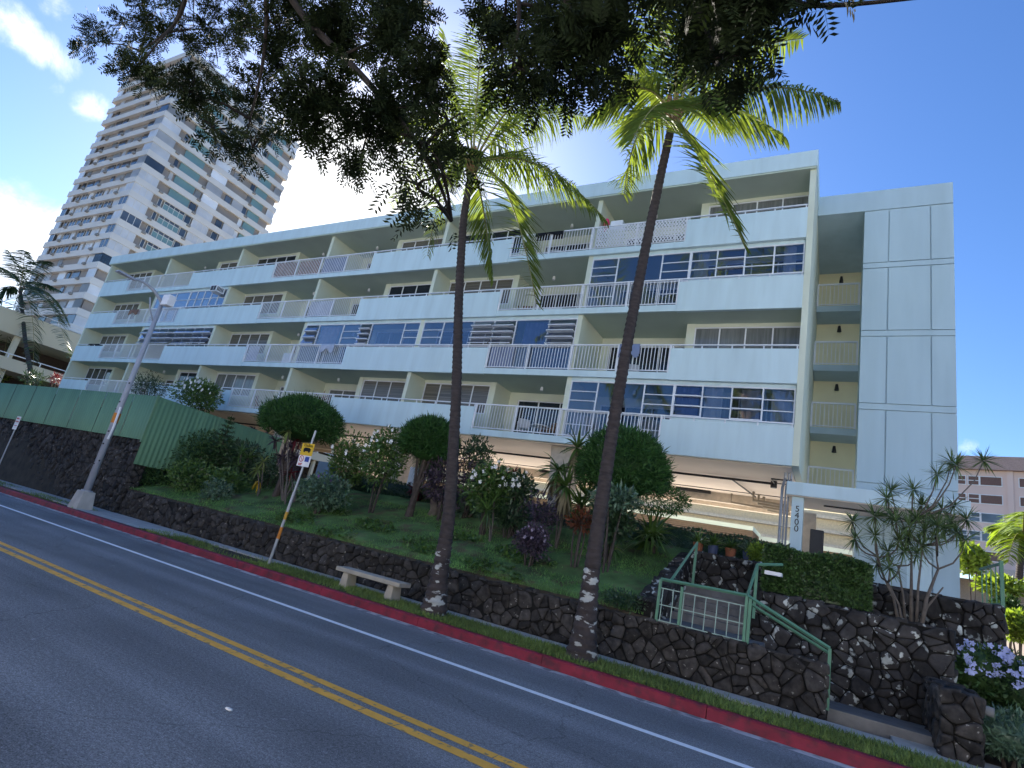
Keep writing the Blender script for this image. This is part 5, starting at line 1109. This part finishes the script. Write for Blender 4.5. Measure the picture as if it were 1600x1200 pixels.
palm('small sunlit palm by the pink building at the right edge', [(1592, 905), (1598, 840)], 50.0, .2, .16, [((1580, 800), (1545, 850), 0, -1, .35), ((1600, 790), (1640, 850), 0, 0, .3), ((1590, 800), (1560, 830), 3, 5, .3), ((1600, 800), (1600, 800), -4, -7, .3), ((1575, 815), (1540, 825), 2, 2, .3), ((1620, 800), (1660, 820), 2, 4, .3), ((1585, 820), (1575, 880), -2, -4, .3)], 1.6, 5, lw=.13, flare=False, m=leafl)
# lichen patches on palm bases
for (px, py, n_) in ((662, 940, 26), (893, 985, 40)):
    pass
# shrubs at the far left edge beyond the fence
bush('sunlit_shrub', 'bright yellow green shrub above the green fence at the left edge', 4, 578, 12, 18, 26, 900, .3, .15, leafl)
bush('shrub', 'dark strappy plant peeking over the green fence below the left edge palm', 52, 592, 16, 10, 18, 300, .4, .07, leafd); bush('ti_plant', 'small dark red plant peeking over the green fence beside the building', 88, 592, 9, 8, 20, 160, .35, .07, leafr, cat='plant')
# ------------------------------------------------------------------ overhanging tree (foreground, trunk beside the camera)
tr0 = np.array([-3.2, -3.0, 0]); tree = empty('street_tree', tr0, 'dark pinnate leaved street tree hanging into the top of the view', 'tree')
blobs = [(165, 70, 42, 48), (230, 40, 70, 60), (215, 110, 55, 38), (330, 50, 80, 75), (300, 150, 60, 42), (440, 60, 85, 90), (400, 160, 80, 62), (330, 205, 46, 28), (395, 235, 40, 28), (540, 60, 80, 85), (500, 160, 80, 62), (520, 225, 60, 32), (620, 70, 72, 90), (600, 190, 70, 60), (655, 150, 60, 70), (655, 240, 56, 50), (690, 285, 40, 55), (650, 305, 45, 40), (700, 205, 36, 50), (560, 265, 34, 22), (690, 345, 32, 22), (788, 80, 48, 62), (815, 140, 46, 46), (880, 60, 58, 70), (925, 110, 62, 66), (945, 30, 48, 30), (900, 165, 42, 26), (1110, 70, 48, 72), (1110, 15, 60, 30), (1170, 35, 58, 42), (1140, 120, 34, 26), (1230, 18, 52, 24), (1290, 10, 30, 14), (1503, 6, 30, 14), (300, -40, 200, 60), (600, -50, 220, 60), (900, -50, 220, 50), (1150, -50, 150, 40)]
lf = Leafs(); tw_ = MB(); limbs = []
rb_ = random.Random(9)
for (px, py, rx, ry) in blobs:
    rx, ry = rx * .86, ry * .82
    if py > 0: py -= 30 if px > 740 else 12 if px > 560 else 3
    Y = 3.5 + rb_.uniform(-.4, .9); C, s = A(px, py, Y); rad = np.array([rx * s, (rx + ry) * .5 * s * .9, ry * s]); n = int(rx * ry / 14 * (.5 if py < 0 else 1))
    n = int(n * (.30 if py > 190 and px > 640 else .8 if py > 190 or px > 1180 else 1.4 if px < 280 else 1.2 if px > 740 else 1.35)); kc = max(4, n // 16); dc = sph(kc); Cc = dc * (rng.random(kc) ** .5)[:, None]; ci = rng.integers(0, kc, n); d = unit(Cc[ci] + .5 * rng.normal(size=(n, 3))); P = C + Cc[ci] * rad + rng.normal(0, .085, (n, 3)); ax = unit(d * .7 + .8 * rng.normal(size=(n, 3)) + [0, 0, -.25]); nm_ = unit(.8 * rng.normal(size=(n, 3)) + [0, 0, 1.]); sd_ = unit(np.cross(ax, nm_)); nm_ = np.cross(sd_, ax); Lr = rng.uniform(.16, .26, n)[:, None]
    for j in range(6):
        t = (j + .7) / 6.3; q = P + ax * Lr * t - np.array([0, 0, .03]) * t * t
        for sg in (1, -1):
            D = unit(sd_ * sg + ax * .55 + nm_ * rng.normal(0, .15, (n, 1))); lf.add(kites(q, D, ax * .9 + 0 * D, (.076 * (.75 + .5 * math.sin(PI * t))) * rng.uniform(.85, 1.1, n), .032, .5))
    V, F = straps(P, ax, Lr[:, 0], np.full(n, .004), np.full(n, .05), 2); lf.add(V, F)
    limbs.append(C)
    for k in range(7):
        e = C + sph(1)[0] * rad * .9; tw_.tube([C + [0, 0, .03], (C + e) / 2 + [0, 0, .04], e], [.012, .009, .004], 5)
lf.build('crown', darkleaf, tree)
lb = MB(); top = np.array([-2.6, -1.6, 4.2]); lb.tube([tr0 - [0, 0, .2], tr0 + [.1, .2, 1.5], tr0 + [.3, .8, 3.2], top], [.34, .25, .21, .19], 12)
def limb(pp, r0, r1):
    pts = [top] + [at(px, py, Y) for px, py, Y in pp]; P = []
    for i in range(len(pts) - 1):
        for k in range(5): P.append(pts[i] + (pts[i + 1] - pts[i]) * k / 5)
    P.append(pts[-1]); P = np.array(P)
    for _ in range(4): P[1:-1] = (P[:-2] + 2 * P[1:-1] + P[2:]) / 4
    lb.tube(P, list(np.linspace(r0, r1, len(P))), 8); return P
paths = [limb([(400, -140, 2.6), (455, 10, 3.5), (560, 110, 3.7), (640, 205, 3.8), (690, 290, 3.9), (705, 345, 3.9)], .075, .01), limb([(300, -120, 2.4), (290, 30, 3.5), (220, 80, 3.7)], .07, .01), limb([(420, -60, 3.2), (415, 90, 3.6), (385, 210, 3.8)], .06, .01), limb([(700, -160, 2.8), (820, -20, 3.5), (800, 110, 3.7)], .07, .01), limb([(850, -120, 2.9), (890, 20, 3.6), (930, 130, 3.7)], .07, .01), limb([(1000, -140, 3.0), (1090, 0, 3.6), (1120, 100, 3.7)], .06, .01), limb([(1150, -110, 3.3), (1200, 0, 3.6), (1290, 12, 3.7), (1500, -10, 3.8)], .05, .008)]
allp = np.concatenate(paths)
for C in limbs:
    q = allp[np.argmin(np.linalg.norm(allp - C, axis=1))]; lb.tube([q, (q + C) / 2 + [0, 0, .06], C], [.022, .016, .01], 6)
lb.add(tw_.v, tw_.f); lb.build('trunk', mat('dark_bark', (.022, .017, .014), .95, .3, 8, bump=.6), tree, smooth=True)
